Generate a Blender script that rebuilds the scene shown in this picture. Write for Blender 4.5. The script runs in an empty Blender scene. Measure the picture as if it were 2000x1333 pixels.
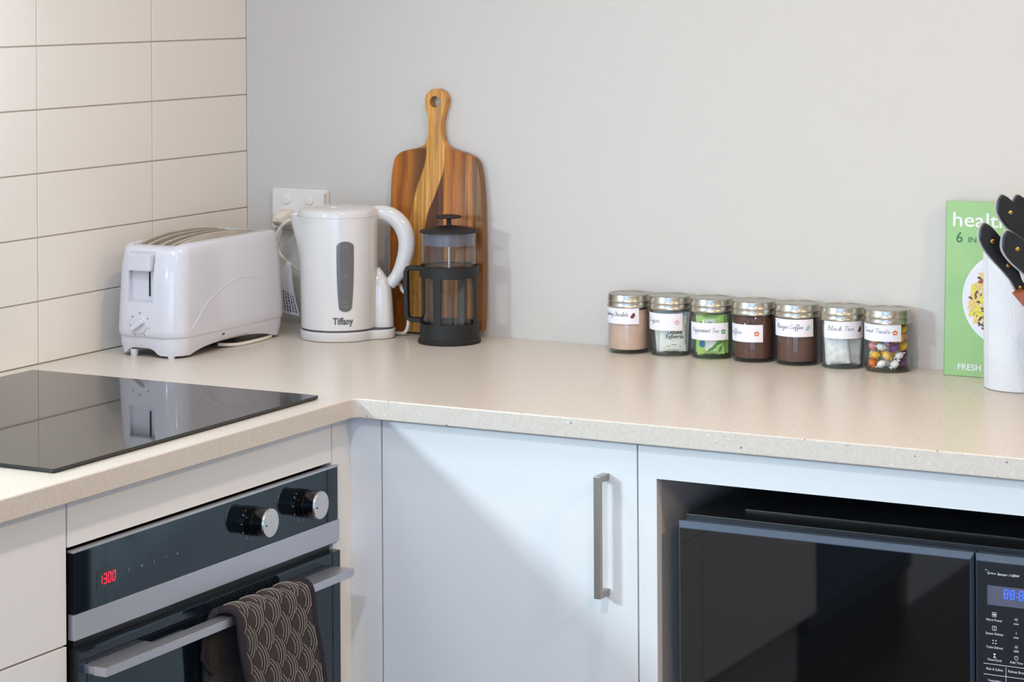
import bpy, bmesh, math, random
from mathutils import Vector, Matrix
random.seed(7)
C = bpy.context.scene.collection
sc = bpy.context.scene
PI = math.pi
R = math.radians
H = 0.9                       # height of the worktop above the floor

# ------------------------------------------------------------------ camera
YAW = 0.4965
cam_d = bpy.data.cameras.new('camera')
cam = bpy.data.objects.new('camera', cam_d); C.objects.link(cam)
cam_d.sensor_width = 36; cam_d.lens = 4704.83 * 36 / 2000
cam_d.shift_y = -(666.5 + 27.96) / 2000
cam_d.clip_start = 0.05
cam.matrix_world = Matrix.Translation((2.4982, -3.6011, H + 0.6)) @ Matrix.Rotation(YAW, 4, 'Z') @ Matrix.Rotation(PI / 2, 4, 'X') @ Matrix.Rotation(-0.0059, 4, 'Z')
sc.camera = cam
RV = Vector((math.cos(YAW), math.sin(YAW), 0))        # image right
FV = Vector((-math.sin(YAW), math.cos(YAW), 0))       # away from the camera

# ------------------------------------------------------------------ light
vs = sc.view_settings
vs.view_transform = 'Standard'; vs.look = 'None'; vs.gamma = 1; vs.exposure = 0.0
vs.use_curve_mapping = False
w = bpy.data.worlds.new('sky'); sc.world = w; w.use_nodes = True
bgn = w.node_tree.nodes['Background']
bgn.inputs[0].default_value = (0.76, 0.84, 1.0, 1); bgn.inputs[1].default_value = 1.25

def area(name, loc, direction, sx, sy, power, col, shape='RECTANGLE', spread=180):
    d = bpy.data.lights.new(name, 'AREA'); d.shape = shape; d.size = sx; d.size_y = sy
    d.energy = power; d.color = col; d.spread = R(spread)
    o = bpy.data.objects.new(name, d); C.objects.link(o)
    o.location = loc; o.rotation_euler = Vector(direction).to_track_quat('-Z', 'Y').to_euler()
    return o
# daylight through the window in the left wall and the glazed opening behind the camera
area('window_daylight', (-0.035, -2.30, H + 0.47), (1, 0, 0), 0.46, 0.12, 43, (0.67, 0.90, 1.0))
area('rear_daylight', (2.3, -5.25, H + 0.25), (0, 1, 0.0), 2.4, 2.0, 52, (0.22, 0.52, 1.0))
# warm recessed lamps in the ceiling
for (lx, ly, pw, lc) in ((1.30, -0.95, 8.4, (1.0, 0.70, 0.52)), (1.30, -2.6, 19, (0.86, 0.92, 1.0)), (3.1, -1.2, 21, (1.0, 0.72, 0.40)), (3.1, -3.2, 21, (1.0, 0.72, 0.40))):
    area('ceiling_lamp_light', (lx, ly, H + 1.485), (0, 0, -1), 0.10, 0.10, pw, lc, 'DISK')
# lamp of the cooker hood above the cooktop
area('hood_lamp_light', (0.30, -1.02, H + 0.80), (0, 0, -1), 0.22, 0.22, 3.4, (0.62, 0.80, 1.0))

# ------------------------------------------------------------------ materials
def new_mat(name):
    m = bpy.data.materials.new(name); m.use_nodes = True
    nt = m.node_tree; b = nt.nodes['Principled BSDF']
    return m, nt, b
def srgb(r, g, b):
    f = lambda c: (c / 255 / 12.92) if c / 255 <= 0.04045 else ((c / 255 + 0.055) / 1.055) ** 2.4
    return (f(r), f(g), f(b), 1)
def N(nt, t, **kw):
    n = nt.nodes.new(t)
    for k, v in kw.items():
        if k.startswith('i_'): n.inputs[int(k[2:])].default_value = v
        else: setattr(n, k, v)
    return n
def mat(name, col, rough=0.5, metal=0.0, spec=0.5, coat=0.0, var=0.03, scale=30.0, bump=0.0, bscale=200.0, emit=None, es=0.0, trans=0.0, alpha=1.0, sss=0.0):
    m, nt, b = new_mat(name)
    b.inputs['Roughness'].default_value = rough; b.inputs['Metallic'].default_value = metal
    b.inputs['Specular IOR Level'].default_value = spec
    b.inputs['Coat Weight'].default_value = coat; b.inputs['Coat Roughness'].default_value = 0.06
    tc = N(nt, 'ShaderNodeTexCoord')
    no = N(nt, 'ShaderNodeTexNoise'); no.inputs['Scale'].default_value = scale; no.inputs['Detail'].default_value = 3
    nt.links.new(tc.outputs['Object'], no.inputs['Vector'])
    rp = N(nt, 'ShaderNodeValToRGB')
    c = col[:3]
    rp.color_ramp.elements[0].position = 0.3; rp.color_ramp.elements[1].position = 0.7
    rp.color_ramp.elements[0].color = tuple(max(0, x * (1 - var)) for x in c) + (1,)
    rp.color_ramp.elements[1].color = tuple(min(1, x * (1 + var)) for x in c) + (1,)
    nt.links.new(no.outputs[0], rp.inputs[0]); nt.links.new(rp.outputs[0], b.inputs['Base Color'])
    if bump > 0:
        n2 = N(nt, 'ShaderNodeTexNoise'); n2.inputs['Scale'].default_value = bscale; n2.inputs['Detail'].default_value = 4
        nt.links.new(tc.outputs['Object'], n2.inputs['Vector'])
        bp = N(nt, 'ShaderNodeBump'); bp.inputs['Strength'].default_value = bump; bp.inputs['Distance'].default_value = 0.002
        nt.links.new(n2.outputs[0], bp.inputs['Height']); nt.links.new(bp.outputs[0], b.inputs['Normal'])
    if emit: b.inputs['Emission Color'].default_value = emit; b.inputs['Emission Strength'].default_value = es
    if sss: b.inputs['Subsurface Weight'].default_value = sss; b.inputs['Subsurface Scale'].default_value = 0.01
    return m
def glass(name, tint=(0.95, 0.98, 0.97), ior=1.5, rough=0.0):
    m = bpy.data.materials.new(name); m.use_nodes = True; nt = m.node_tree; nt.nodes.clear()
    o = N(nt, 'ShaderNodeOutputMaterial'); mx = N(nt, 'ShaderNodeMixShader')
    t = N(nt, 'ShaderNodeBsdfTransparent'); t.inputs[0].default_value = tint + (1,)
    g = N(nt, 'ShaderNodeBsdfGlossy'); g.inputs['Roughness'].default_value = rough
    lw = N(nt, 'ShaderNodeLayerWeight'); lw.inputs[0].default_value = 0.5
    p5 = N(nt, 'ShaderNodeMath', operation='POWER'); p5.inputs[1].default_value = 5.0
    f0 = ((ior - 1) / (ior + 1)) ** 2
    f = N(nt, 'ShaderNodeMapRange'); f.inputs[3].default_value = f0; f.inputs[4].default_value = 1.0
    L = nt.links.new
    L(lw.outputs['Facing'], p5.inputs[0]); L(p5.outputs[0], f.inputs[0])
    L(f.outputs[0], mx.inputs[0]); L(t.outputs[0], mx.inputs[1]); L(g.outputs[0], mx.inputs[2]); L(mx.outputs[0], o.inputs[0])
    return m
def brushed(name, col, rough=0.32, axis='Y', strength=0.25):
    m, nt, b = new_mat(name)
    b.inputs['Metallic'].default_value = 1; b.inputs['Base Color'].default_value = col
    tc = N(nt, 'ShaderNodeTexCoord'); mp = N(nt, 'ShaderNodeMapping')
    s = {'X': (6, 900, 900), 'Y': (900, 6, 900), 'Z': (900, 900, 6)}[axis]
    mp.inputs['Scale'].default_value = s
    no = N(nt, 'ShaderNodeTexNoise'); no.inputs['Scale'].default_value = 1; no.inputs['Detail'].default_value = 3
    mr = N(nt, 'ShaderNodeMapRange'); mr.inputs[3].default_value = rough - 0.08; mr.inputs[4].default_value = rough + 0.10
    bp = N(nt, 'ShaderNodeBump'); bp.inputs['Strength'].default_value = strength; bp.inputs['Distance'].default_value = 0.0004
    L = nt.links.new
    L(tc.outputs['Object'], mp.inputs[0]); L(mp.outputs[0], no.inputs['Vector']); L(no.outputs[0], mr.inputs[0])
    L(mr.outputs[0], b.inputs['Roughness']); L(no.outputs[0], bp.inputs['Height']); L(bp.outputs[0], b.inputs['Normal'])
    return m
def stone_mat():
    m, nt, b = new_mat('speckled_stone')
    b.inputs['Roughness'].default_value = 0.28; b.inputs['Specular IOR Level'].default_value = 0.4
    tc = N(nt, 'ShaderNodeTexCoord'); L = nt.links.new
    n1 = N(nt, 'ShaderNodeTexNoise'); n1.inputs['Scale'].default_value = 260; n1.inputs['Detail'].default_value = 4
    r1 = N(nt, 'ShaderNodeValToRGB'); e = r1.color_ramp.elements
    e[0].position = 0.36; e[0].color = srgb(206, 194, 181); e[1].position = 0.64; e[1].color = srgb(213, 203, 191)
    L(tc.outputs['Object'], n1.inputs['Vector']); L(n1.outputs[0], r1.inputs[0])
    v = N(nt, 'ShaderNodeTexVoronoi'); v.inputs['Scale'].default_value = 165
    L(tc.outputs['Object'], v.inputs['Vector'])
    # size of each grain differs: threshold by the cell's random colour
    sep = N(nt, 'ShaderNodeSeparateColor'); L(v.outputs['Color'], sep.inputs[0])
    thr = N(nt, 'ShaderNodeMapRange', clamp=True); thr.inputs[1].default_value = 0.72; thr.inputs[2].default_value = 1.0; thr.inputs[3].default_value = 0.0; thr.inputs[4].default_value = 0.36
    L(sep.outputs[0], thr.inputs[0])
    lt = N(nt, 'ShaderNodeMath', operation='SUBTRACT'); L(thr.outputs[0], lt.inputs[0]); L(v.outputs['Distance'], lt.inputs[1])
    ml = N(nt, 'ShaderNodeMath', operation='MULTIPLY', use_clamp=True); L(lt.outputs[0], ml.inputs[0]); ml.inputs[1].default_value = 9
    gc = N(nt, 'ShaderNodeValToRGB'); L(sep.outputs[1], gc.inputs[0]); gc.color_ramp.interpolation = 'CONSTANT'
    e = gc.color_ramp.elements; e[0].position = 0; e[0].color = srgb(178, 160, 142); e[1].position = 0.45; e[1].color = srgb(226, 219, 209)
    k = gc.color_ramp.elements.new(0.85); k.color = srgb(140, 122, 108)
    mx = N(nt, 'ShaderNodeMix', data_type='RGBA'); L(ml.outputs[0], mx.inputs[0]); L(r1.outputs[0], mx.inputs[6]); L(gc.outputs[0], mx.inputs[7])
    L(mx.outputs[2], b.inputs['Base Color'])
    return m
def wood_board_mat():
    """acacia board: staves run along the height, a pale sapwood flame in the middle"""
    m, nt, b = new_mat('acacia_wood'); L = nt.links.new
    b.inputs['Roughness'].default_value = 0.42
    tc = N(nt, 'ShaderNodeTexCoord'); sp = N(nt, 'ShaderNodeSeparateXYZ'); L(tc.outputs['Object'], sp.inputs[0])
    nz = N(nt, 'ShaderNodeTexNoise'); nz.inputs['Scale'].default_value = 9; nz.inputs['Detail'].default_value = 2
    L(tc.outputs['Object'], nz.inputs['Vector'])
    def M(op, a, bb, clamp=False):
        n = N(nt, 'ShaderNodeMath', operation=op, use_clamp=clamp)
        for i, x in enumerate((a, bb)):
            if hasattr(x, 'is_output') or hasattr(x, 'links'): L(x, n.inputs[i])
            else: n.inputs[i].default_value = x
        return n.outputs[0]
    wob = M('MULTIPLY', M('SUBTRACT', nz.outputs[0], 0.5), 0.022)
    x = M('ADD', sp.outputs[0], wob)
    mg = N(nt, 'ShaderNodeMapping'); mg.inputs['Scale'].default_value = (260, 260, 7); L(tc.outputs['Object'], mg.inputs[0])
    g = N(nt, 'ShaderNodeTexNoise'); g.inputs['Scale'].default_value = 1; g.inputs['Detail'].default_value = 5; g.inputs['Distortion'].default_value = 0.6; L(mg.outputs[0], g.inputs['Vector'])
    t = M('ADD', M('DIVIDE', M('ADD', x, 0.0955), 0.191), M('MULTIPLY', M('SUBTRACT', g.outputs[0], 0.5), 0.16))
    rp = N(nt, 'ShaderNodeValToRGB'); L(t, rp.inputs[0])
    cols = [(0.0, (160, 88, 24)), (0.07, (190, 112, 34)), (0.14, (136, 70, 18)), (0.21, (176, 104, 36)), (0.27, (120, 74, 30)), (0.33, (104, 60, 24)),
            (0.42, (98, 48, 14)), (0.50, (72, 34, 10)), (0.57, (100, 48, 14)), (0.60, (196, 122, 44)), (0.66, (150, 84, 26)), (0.73, (176, 104, 36)), (0.80, (116, 60, 18)), (0.85, (190, 122, 50)),
            (0.90, (104, 64, 30)), (0.96, (134, 92, 44)), (1.0, (118, 70, 28))]
    er = rp.color_ramp.elements
    er[0].position = 0; er[0].color = srgb(*cols[0][1]); er[1].position = 1; er[1].color = srgb(*cols[-1][1])
    for p, c in cols[1:-1]: k = er.new(p); k.color = srgb(*c)
    # sapwood flame
    z = sp.outputs[2]
    def smooth(lo, hi, a, bb):
        n = N(nt, 'ShaderNodeMapRange', interpolation_type='SMOOTHSTEP'); n.inputs[1].default_value = lo; n.inputs[2].default_value = hi
        n.inputs[3].default_value = a; n.inputs[4].default_value = bb; L(z, n.inputs[0]); return n.outputs[0]
    x1 = smooth(0.17, 0.33, -0.055, -0.022); x2 = smooth(0.17, 0.295, -0.024, 0.016)
    mk = M('MULTIPLY', M('MULTIPLY', M('SUBTRACT', x, x1), 420, True), M('MULTIPLY', M('SUBTRACT', x2, x), 420, True))
    neck = N(nt, 'ShaderNodeMapRange'); neck.inputs[1].default_value = 0.318; neck.inputs[2].default_value = 0.326; L(z, neck.inputs[0])
    mk = M('MAXIMUM', mk, neck.outputs[0])
    sap = N(nt, 'ShaderNodeValToRGB'); L(g.outputs[0], sap.inputs[0]); e = sap.color_ramp.elements
    e[0].position = 0.3; e[0].color = srgb(184, 124, 50); e[1].position = 0.7; e[1].color = srgb(212, 156, 80)
    mx = N(nt, 'ShaderNodeMix', data_type='RGBA'); L(mk, mx.inputs[0]); L(rp.outputs[0], mx.inputs[6]); L(sap.outputs[0], mx.inputs[7])
    gv = N(nt, 'ShaderNodeMapRange'); gv.inputs[1].default_value = 0.3; gv.inputs[2].default_value = 0.7; gv.inputs[3].default_value = 0.72; gv.inputs[4].default_value = 1.22; L(g.outputs[0], gv.inputs[0])
    m2 = N(nt, 'ShaderNodeMix', data_type='RGBA', blend_type='MULTIPLY'); m2.inputs[0].default_value = 1; L(mx.outputs[2], m2.inputs[6]); L(gv.outputs[0], m2.inputs[7])
    L(m2.outputs[2], b.inputs['Base Color'])
    return m
def wood_mat(name, c1, c2, sc_=(4, 60, 60), rough=0.4):
    m, nt, b = new_mat(name); L = nt.links.new
    b.inputs['Roughness'].default_value = rough
    tc = N(nt, 'ShaderNodeTexCoord'); mp = N(nt, 'ShaderNodeMapping'); mp.inputs['Scale'].default_value = sc_
    g = N(nt, 'ShaderNodeTexNoise'); g.inputs['Scale'].default_value = 1; g.inputs['Detail'].default_value = 5; g.inputs['Distortion'].default_value = 0.8
    r = N(nt, 'ShaderNodeValToRGB'); r.color_ramp.elements[0].position = 0.3; r.color_ramp.elements[1].position = 0.7
    r.color_ramp.elements[0].color = c1; r.color_ramp.elements[1].color = c2
    L(tc.outputs['Object'], mp.inputs[0]); L(mp.outputs[0], g.inputs['Vector']); L(g.outputs[0], r.inputs[0]); L(r.outputs[0], b.inputs['Base Color'])
    return m
def floor_mat():
    m, nt, b = new_mat('dark_timber_floor'); L = nt.links.new
    b.inputs['Roughness'].default_value = 0.35
    tc = N(nt, 'ShaderNodeTexCoord'); mp = N(nt, 'ShaderNodeMapping'); mp.inputs['Rotation'].default_value = (0, 0, PI / 2)
    br = N(nt, 'ShaderNodeTexBrick'); br.inputs['Scale'].default_value = 1; br.inputs['Mortar Size'].default_value = 0.003
    br.inputs['Brick Width'].default_value = 1.2; br.inputs['Row Height'].default_value = 0.13
    br.inputs['Color1'].default_value = srgb(92, 66, 48); br.inputs['Color2'].default_value = srgb(70, 50, 38); br.inputs['Mortar'].default_value = srgb(36, 26, 20)
    L(tc.outputs['Object'], mp.inputs[0]); L(mp.outputs[0], br.inputs['Vector']); L(br.outputs[0], b.inputs['Base Color'])
    return m
M = {}
M['wall'] = mat('painted_plaster', srgb(206, 201, 195), 0.75, spec=0.25, var=0.01, scale=3, bump=0.05, bscale=400)
M['ceiling'] = mat('white_ceiling_paint', srgb(235, 233, 230), 0.8, var=0.01)
M['tile'] = mat('cream_glazed_tile', srgb(234, 226, 215), 0.30, var=0.012, scale=2.2, bump=0.03, bscale=9)
M['grout'] = mat('beige_grout', srgb(176, 166, 152), 0.8, var=0.05, scale=80)
M['stone'] = stone_mat()
M['cabinet'] = mat('satin_cabinet_white', srgb(230, 228, 225), 0.42, spec=0.4, var=0.008, scale=4)
M['carcass'] = mat('carcass_board', srgb(206, 196, 188), 0.55, var=0.02)
M['plinth'] = mat('plinth_board', srgb(190, 190, 188), 0.5, var=0.02)
M['floor'] = floor_mat()
M['black_glass'] = mat('black_ceramic_glass', srgb(14, 14, 16), 0.03, var=0.02, spec=0.6)
M['oven_glass'] = mat('oven_black_glass', srgb(16, 24, 32), 0.05, var=0.02, spec=0.75)
M['oven_glass'].node_tree.nodes['Principled BSDF'].inputs['Specular Tint'].default_value = (0.62, 0.85, 1.0, 1)
M['mw_glass'] = mat('microwave_door_glass', srgb(12, 11, 11), 0.03, var=0.02, spec=0.75)
M['dark_edge'] = mat('dark_brown_glass_edge', srgb(62, 44, 42), 0.25, var=0.05)
M['steel'] = brushed('brushed_steel', srgb(206, 206, 212), 0.42, 'Y')
M['steel_cap'] = brushed('turned_steel_cap', srgb(215, 212, 206), 0.25, 'Z')
M['handle_steel'] = brushed('satin_nickel', srgb(172, 164, 156), 0.34, 'Z')
M['steel_x'] = brushed('brushed_steel_bright', srgb(190, 190, 190), 0.30, 'X')
M['lid'] = mat('satin_tin_lid', srgb(190, 186, 176), 0.30, metal=1, var=0.03, scale=60)
M['black_plastic'] = mat('black_plastic', srgb(22, 22, 24), 0.38, var=0.05)
M['gloss_black'] = mat('gloss_black_plastic', srgb(12, 12, 14), 0.12, var=0.05)
M['matt_black'] = mat('matt_black_plastic', srgb(22, 21, 21), 0.6, var=0.05)
M['mw_body'] = mat('black_painted_metal', srgb(24, 24, 27), 0.35, var=0.05)
M['mw_bezel'] = mat('slate_bezel', srgb(96, 106, 122), 0.30, metal=0.6, var=0.03)
M['white_plastic'] = mat('white_gloss_plastic', srgb(211, 209, 215), 0.16, var=0.006, coat=0.3)
M['kettle_plastic'] = mat('warm_white_gloss_plastic', srgb(218, 214, 211), 0.14, var=0.006, coat=0.3)
M['outlet_plastic'] = mat('switch_plate_plastic', srgb(232, 228, 222), 0.3, var=0.01)
M['cord'] = mat('ivory_cable', srgb(222, 214, 200), 0.4, var=0.03)
M['grey_window'] = mat('grey_gauge_plastic', srgb(104, 101, 101), 0.2, var=0.03)
M['gauge_print'] = mat('gauge_print', srgb(132, 129, 129), 0.4, var=0.01)
M['grey_print'] = mat('grey_print', srgb(84, 84, 88), 0.5, var=0.01)
M['ink'] = mat('dark_ink', srgb(40, 44, 50), 0.6, var=0.01)
M['blue_ink'] = mat('teal_blue_ink', srgb(62, 92, 110), 0.6, var=0.01)
M['white_print'] = mat('white_print', srgb(225, 225, 228), 0.5, var=0.01)
M['soft_print'] = mat('faded_grey_print', srgb(120, 126, 132), 0.5, var=0.01)
M['slot_dark'] = mat('slot_dark', srgb(16, 30, 34), 0.5, var=0.05)
M['toast_metal'] = mat('toaster_inner_metal', srgb(196, 186, 168), 0.42, metal=0.45, var=0.08, scale=40)
M['paper'] = mat('white_paper', srgb(240, 236, 240), 0.7, var=0.01)
M['towel_paper'] = mat('embossed_paper', srgb(220, 220, 222), 0.9, var=0.01, bump=0.7, bscale=260)
M['glass'] = glass('clear_glass', (0.985, 0.99, 0.988))
M['jar_glass'] = glass('jar_glass', (0.97, 0.985, 0.98))
M['thick_glass'] = glass('jar_base_glass', (0.80, 0.86, 0.82), 1.6)
M['window_glass'] = glass('window_glass', (0.98, 0.99, 1.0))
M['board'] = wood_board_mat()
M['block'] = wood_mat('knife_block_wood', srgb(126, 62, 28), srgb(172, 94, 50), (90, 90, 5), 0.35)
M['brass'] = mat('brass_rivet', srgb(206, 160, 74), 0.3, metal=1, var=0.05)
M['tang'] = mat('polished_tang', srgb(225, 222, 216), 0.35, metal=0.55, var=0.02)
M['knife_black'] = mat('knife_scale_black', srgb(26, 26, 30), 0.30, var=0.08)
M['red_led'] = mat('red_display_segments', srgb(255, 20, 50), 0.5, emit=srgb(255, 25, 60), es=1.1)
M['blue_led'] = mat('blue_display_segments', srgb(40, 70, 255), 0.5, emit=srgb(60, 95, 255), es=1.5)
M['lcd'] = mat('display_window', srgb(92, 92, 108), 0.25, var=0.03)
M['lcd_dark'] = mat('dark_display_window', srgb(40, 50, 56), 0.15, var=0.03)

# ------------------------------------------------------------------ mesh building
class MB:
    def __init__(s): s.v = []; s.f = []; s.m = []; s.wn = False
    def add(s, vs_, fs, mi=0, T=None):
        k = len(s.v)
        for p in vs_:
            p = Vector(p)
            if T is not None: p = T @ p
            s.v.append(p)
        for f in fs: s.f.append(tuple(i + k for i in f)); s.m.append(mi)
        return s
    def bm(s, bm, mi=0, T=None):
        bm.verts.index_update()
        s.add([v.co.copy() for v in bm.verts], [[v.index for v in f.verts] for f in bm.faces], mi, T); bm.free(); return s
    def box(s, x0, x1, y0, y1, z0, z1, b=0.0, seg=2, mi=0, T=None):
        bm = bmesh.new()
        bmesh.ops.create_cube(bm, size=1)
        for v in bm.verts:
            v.co = Vector(((x0 + x1) / 2 + v.co.x * (x1 - x0), (y0 + y1) / 2 + v.co.y * (y1 - y0), (z0 + z1) / 2 + v.co.z * (z1 - z0)))
        if b > 0: s.wn = True; bmesh.ops.bevel(bm, geom=bm.edges[:], offset=b, segments=seg, profile=0.5, affect='EDGES')
        return s.bm(bm, mi, T)
    def lathe(s, prof, n=48, c=(0, 0, 0), mi=0, T=None, sx=1, sy=1):
        vs_, fs = [], []
        rings = []
        for r, z in prof:
            if r < 1e-6: rings.append([len(vs_)]); vs_.append((c[0], c[1], c[2] + z))
            else:
                rings.append(list(range(len(vs_), len(vs_) + n)))
                for i in range(n):
                    a = 2 * PI * i / n
                    vs_.append((c[0] + r * math.cos(a) * sx, c[1] + r * math.sin(a) * sy, c[2] + z))
        for A, B in zip(rings, rings[1:]):
            for i in range(n):
                j = (i + 1) % n
                if len(A) == 1 and len(B) == 1: continue
                if len(A) == 1: fs.append((A[0], B[j], B[i]))
                elif len(B) == 1: fs.append((A[i], A[j], B[0]))
                else: fs.append((A[i], A[j], B[j], B[i]))
        return s.add(vs_, fs, mi, T)
    def loft(s, rings, mi=0, T=None, caps=True, closed=False):
        n = len(rings[0]); vs_ = [p for r in rings for p in r]; fs = []
        K = len(rings)
        for k in range(K if closed else K - 1):
            k2 = (k + 1) % K
            for i in range(n):
                j = (i + 1) % n
                fs.append((k * n + i, k * n + j, k2 * n + j, k2 * n + i))
        if caps and not closed:
            fs.append(tuple(reversed(range(n)))); fs.append(tuple((K - 1) * n + i for i in range(n)))
        return s.add(vs_, fs, mi, T)
    def tube(s, path, r, n=10, mi=0, T=None, caps=True, closed=False, flat=1.0):
        P = [Vector(p) for p in path]; rings = []
        up = None; K = len(P)
        for i in range(K):
            if closed: d = P[(i + 1) % K] - P[i - 1]
            else: d = P[min(i + 1, K - 1)] - P[max(i - 1, 0)]
            d.normalize()
            if up is None: up = Vector((0, 0, 1)) if abs(d.z) < 0.9 else Vector((0, 1, 0))
            a = d.cross(up)
            if a.length < 1e-5: a = d.cross(Vector((1, 0, 0)))
            a.normalize(); b = a.cross(d).normalized(); up = b
            rr = r[i] if isinstance(r, (list, tuple)) else r
            rings.append([P[i] + a * (math.cos(2 * PI * k / n) * rr) + b * (math.sin(2 * PI * k / n) * rr * flat) for k in range(n)])
        return s.loft(rings, mi, T, caps, closed)
    def prism(s, poly, z0, z1, b=0.0, seg=2, mi=0, T=None, bottom=True):
        bm = bmesh.new()
        vb = [bm.verts.new((x, y, z0)) for x, y in poly]
        f = bm.faces.new(vb); bm.normal_update()
        if f.normal.z > 0: f.normal_flip()
        ex = bmesh.ops.extrude_face_region(bm, geom=[f])
        nv = [g for g in ex['geom'] if isinstance(g, bmesh.types.BMVert)]
        for v in nv: v.co.z = z1
        if b > 0:
            s.wn = True
            es = [e for e in bm.edges if abs(e.verts[0].co.z - e.verts[1].co.z) < 1e-7 and (bottom or e.verts[0].co.z > (z0 + z1) / 2)]
            bmesh.ops.bevel(bm, geom=es, offset=b, segments=seg, profile=0.5, affect='EDGES')
        return s.bm(bm, mi, T)
    def build(s, name, mats, parent=None, sharp=38, smooth=True):
        me = bpy.data.meshes.new(name)
        me.from_pydata([tuple(v) for v in s.v], [], s.f); me.validate()
        if not isinstance(mats, (list, tuple)): mats = [mats]
        for m_ in mats: me.materials.append(m_)
        for p, mi in zip(me.polygons, s.m): p.material_index = mi
        bm = bmesh.new(); bm.from_mesh(me); bmesh.ops.recalc_face_normals(bm, faces=bm.faces[:]); bm.to_mesh(me); bm.free()
        if smooth:
            me.shade_smooth(); me.set_sharp_from_angle(angle=R(sharp))
        o = bpy.data.objects.new(name, me); C.objects.link(o)
        if s.wn and smooth:
            md = o.modifiers.new('weighted_normals', 'WEIGHTED_NORMAL'); md.keep_sharp = True; md.weight = 80
        if parent is not None: o.parent = parent
        return o
def tag(o, label=None, cat=None, group=None, kind=None):
    if label: o['label'] = label
    if cat: o['category'] = cat
    if group: o['group'] = group
    if kind: o['kind'] = kind
    return o
def empty(name, loc=(0, 0, 0), rz=0, label=None, cat=None, group=None):
    o = bpy.data.objects.new(name, None); C.objects.link(o); o.empty_display_size = 0.05
    o.location = loc; o.rotation_euler = (0, 0, rz); return tag(o, label, cat, group)
def cut(o, cutters):
    """carve cutter meshes out of o, keep one plain mesh"""
    for c in cutters:
        md = o.modifiers.new('b', 'BOOLEAN'); md.operation = 'DIFFERENCE'; md.object = c; md.solver = 'EXACT'
    bpy.context.view_layer.update()
    dg = bpy.context.evaluated_depsgraph_get()
    me = bpy.data.meshes.new_from_object(o.evaluated_get(dg)); o.modifiers.clear(); o.data = me
    me.shade_smooth(); me.set_sharp_from_angle(angle=R(32))
    for c in cutters: bpy.data.objects.remove(c)
    return o
def rrect(w_, h_, r, n=6, cx=0, cy=0):
    pts = []
    for (sx, sy, a0) in ((1, 1, 0), (-1, 1, 90), (-1, -1, 180), (1, -1, 270)):
        for i in range(n + 1):
            a = R(a0 + 90 * i / n)
            pts.append((cx + sx * (w_ / 2 - r) + r * math.cos(a), cy + sy * (h_ / 2 - r) + r * math.sin(a)))
    return pts
def cat_rom(P, k=6):
    out = []; P = [Vector(p) for p in P]
    Q = [P[0] * 2 - P[1]] + P + [P[-1] * 2 - P[-2]]
    for i in range(1, len(Q) - 2):
        a, b, c, d = Q[i - 1], Q[i], Q[i + 1], Q[i + 2]
        for j in range(k):
            t = j / k
            out.append(0.5 * ((2 * b) + (c - a) * t + (2 * a - 5 * b + 4 * c - d) * t * t + (3 * b - a - 3 * c + d) * t ** 3))
    out.append(P[-1]); return out
# lettering: flat glyph outlines placed on a plane or wrapped round a cylinder
def text_geo(txt, height, width=None, shear=0.0, align='CENTER', bold=0.0):
    cu = bpy.data.curves.new('t', 'FONT'); cu.body = txt; cu.align_x = align; cu.align_y = 'BOTTOM_BASELINE' if False else 'CENTER'
    cu.shear = shear; cu.offset = bold; cu.resolution_u = 3; cu.fill_mode = 'FRONT'
    o = bpy.data.objects.new('t', cu); C.objects.link(o)
    bpy.context.view_layer.update()
    me = bpy.data.meshes.new_from_object(o.evaluated_get(bpy.context.evaluated_depsgraph_get()))
    V = [(v.co.x, v.co.y) for v in me.vertices]; F = [tuple(p.vertices) for p in me.polygons]
    bpy.data.objects.remove(o); bpy.data.curves.remove(cu); bpy.data.meshes.remove(me)
    ys = [y for _, y in V]; xs = [x for x, _ in V]
    s_ = height / (max(ys) - min(ys)); my = (max(ys) + min(ys)) / 2
    sx = s_ if width is None else width / (max(xs) - min(xs))
    mx_ = {'CENTER': (max(xs) + min(xs)) / 2, 'LEFT': min(xs)}[align]
    return [((x - mx_) * sx, (y - my) * s_) for x, y in V], F
def on_plane(geo, o, u, v):
    o, u, v = Vector(o), Vector(u), Vector(v)
    return [o + u * a + v * b for a, b in geo[0]], geo[1]
def on_cyl(geo, c, r, ang, z):
    return [(c[0] + r * math.cos(ang + a / r), c[1] + r * math.sin(ang + a / r), z + b) for a, b in geo[0]], geo[1]
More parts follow.
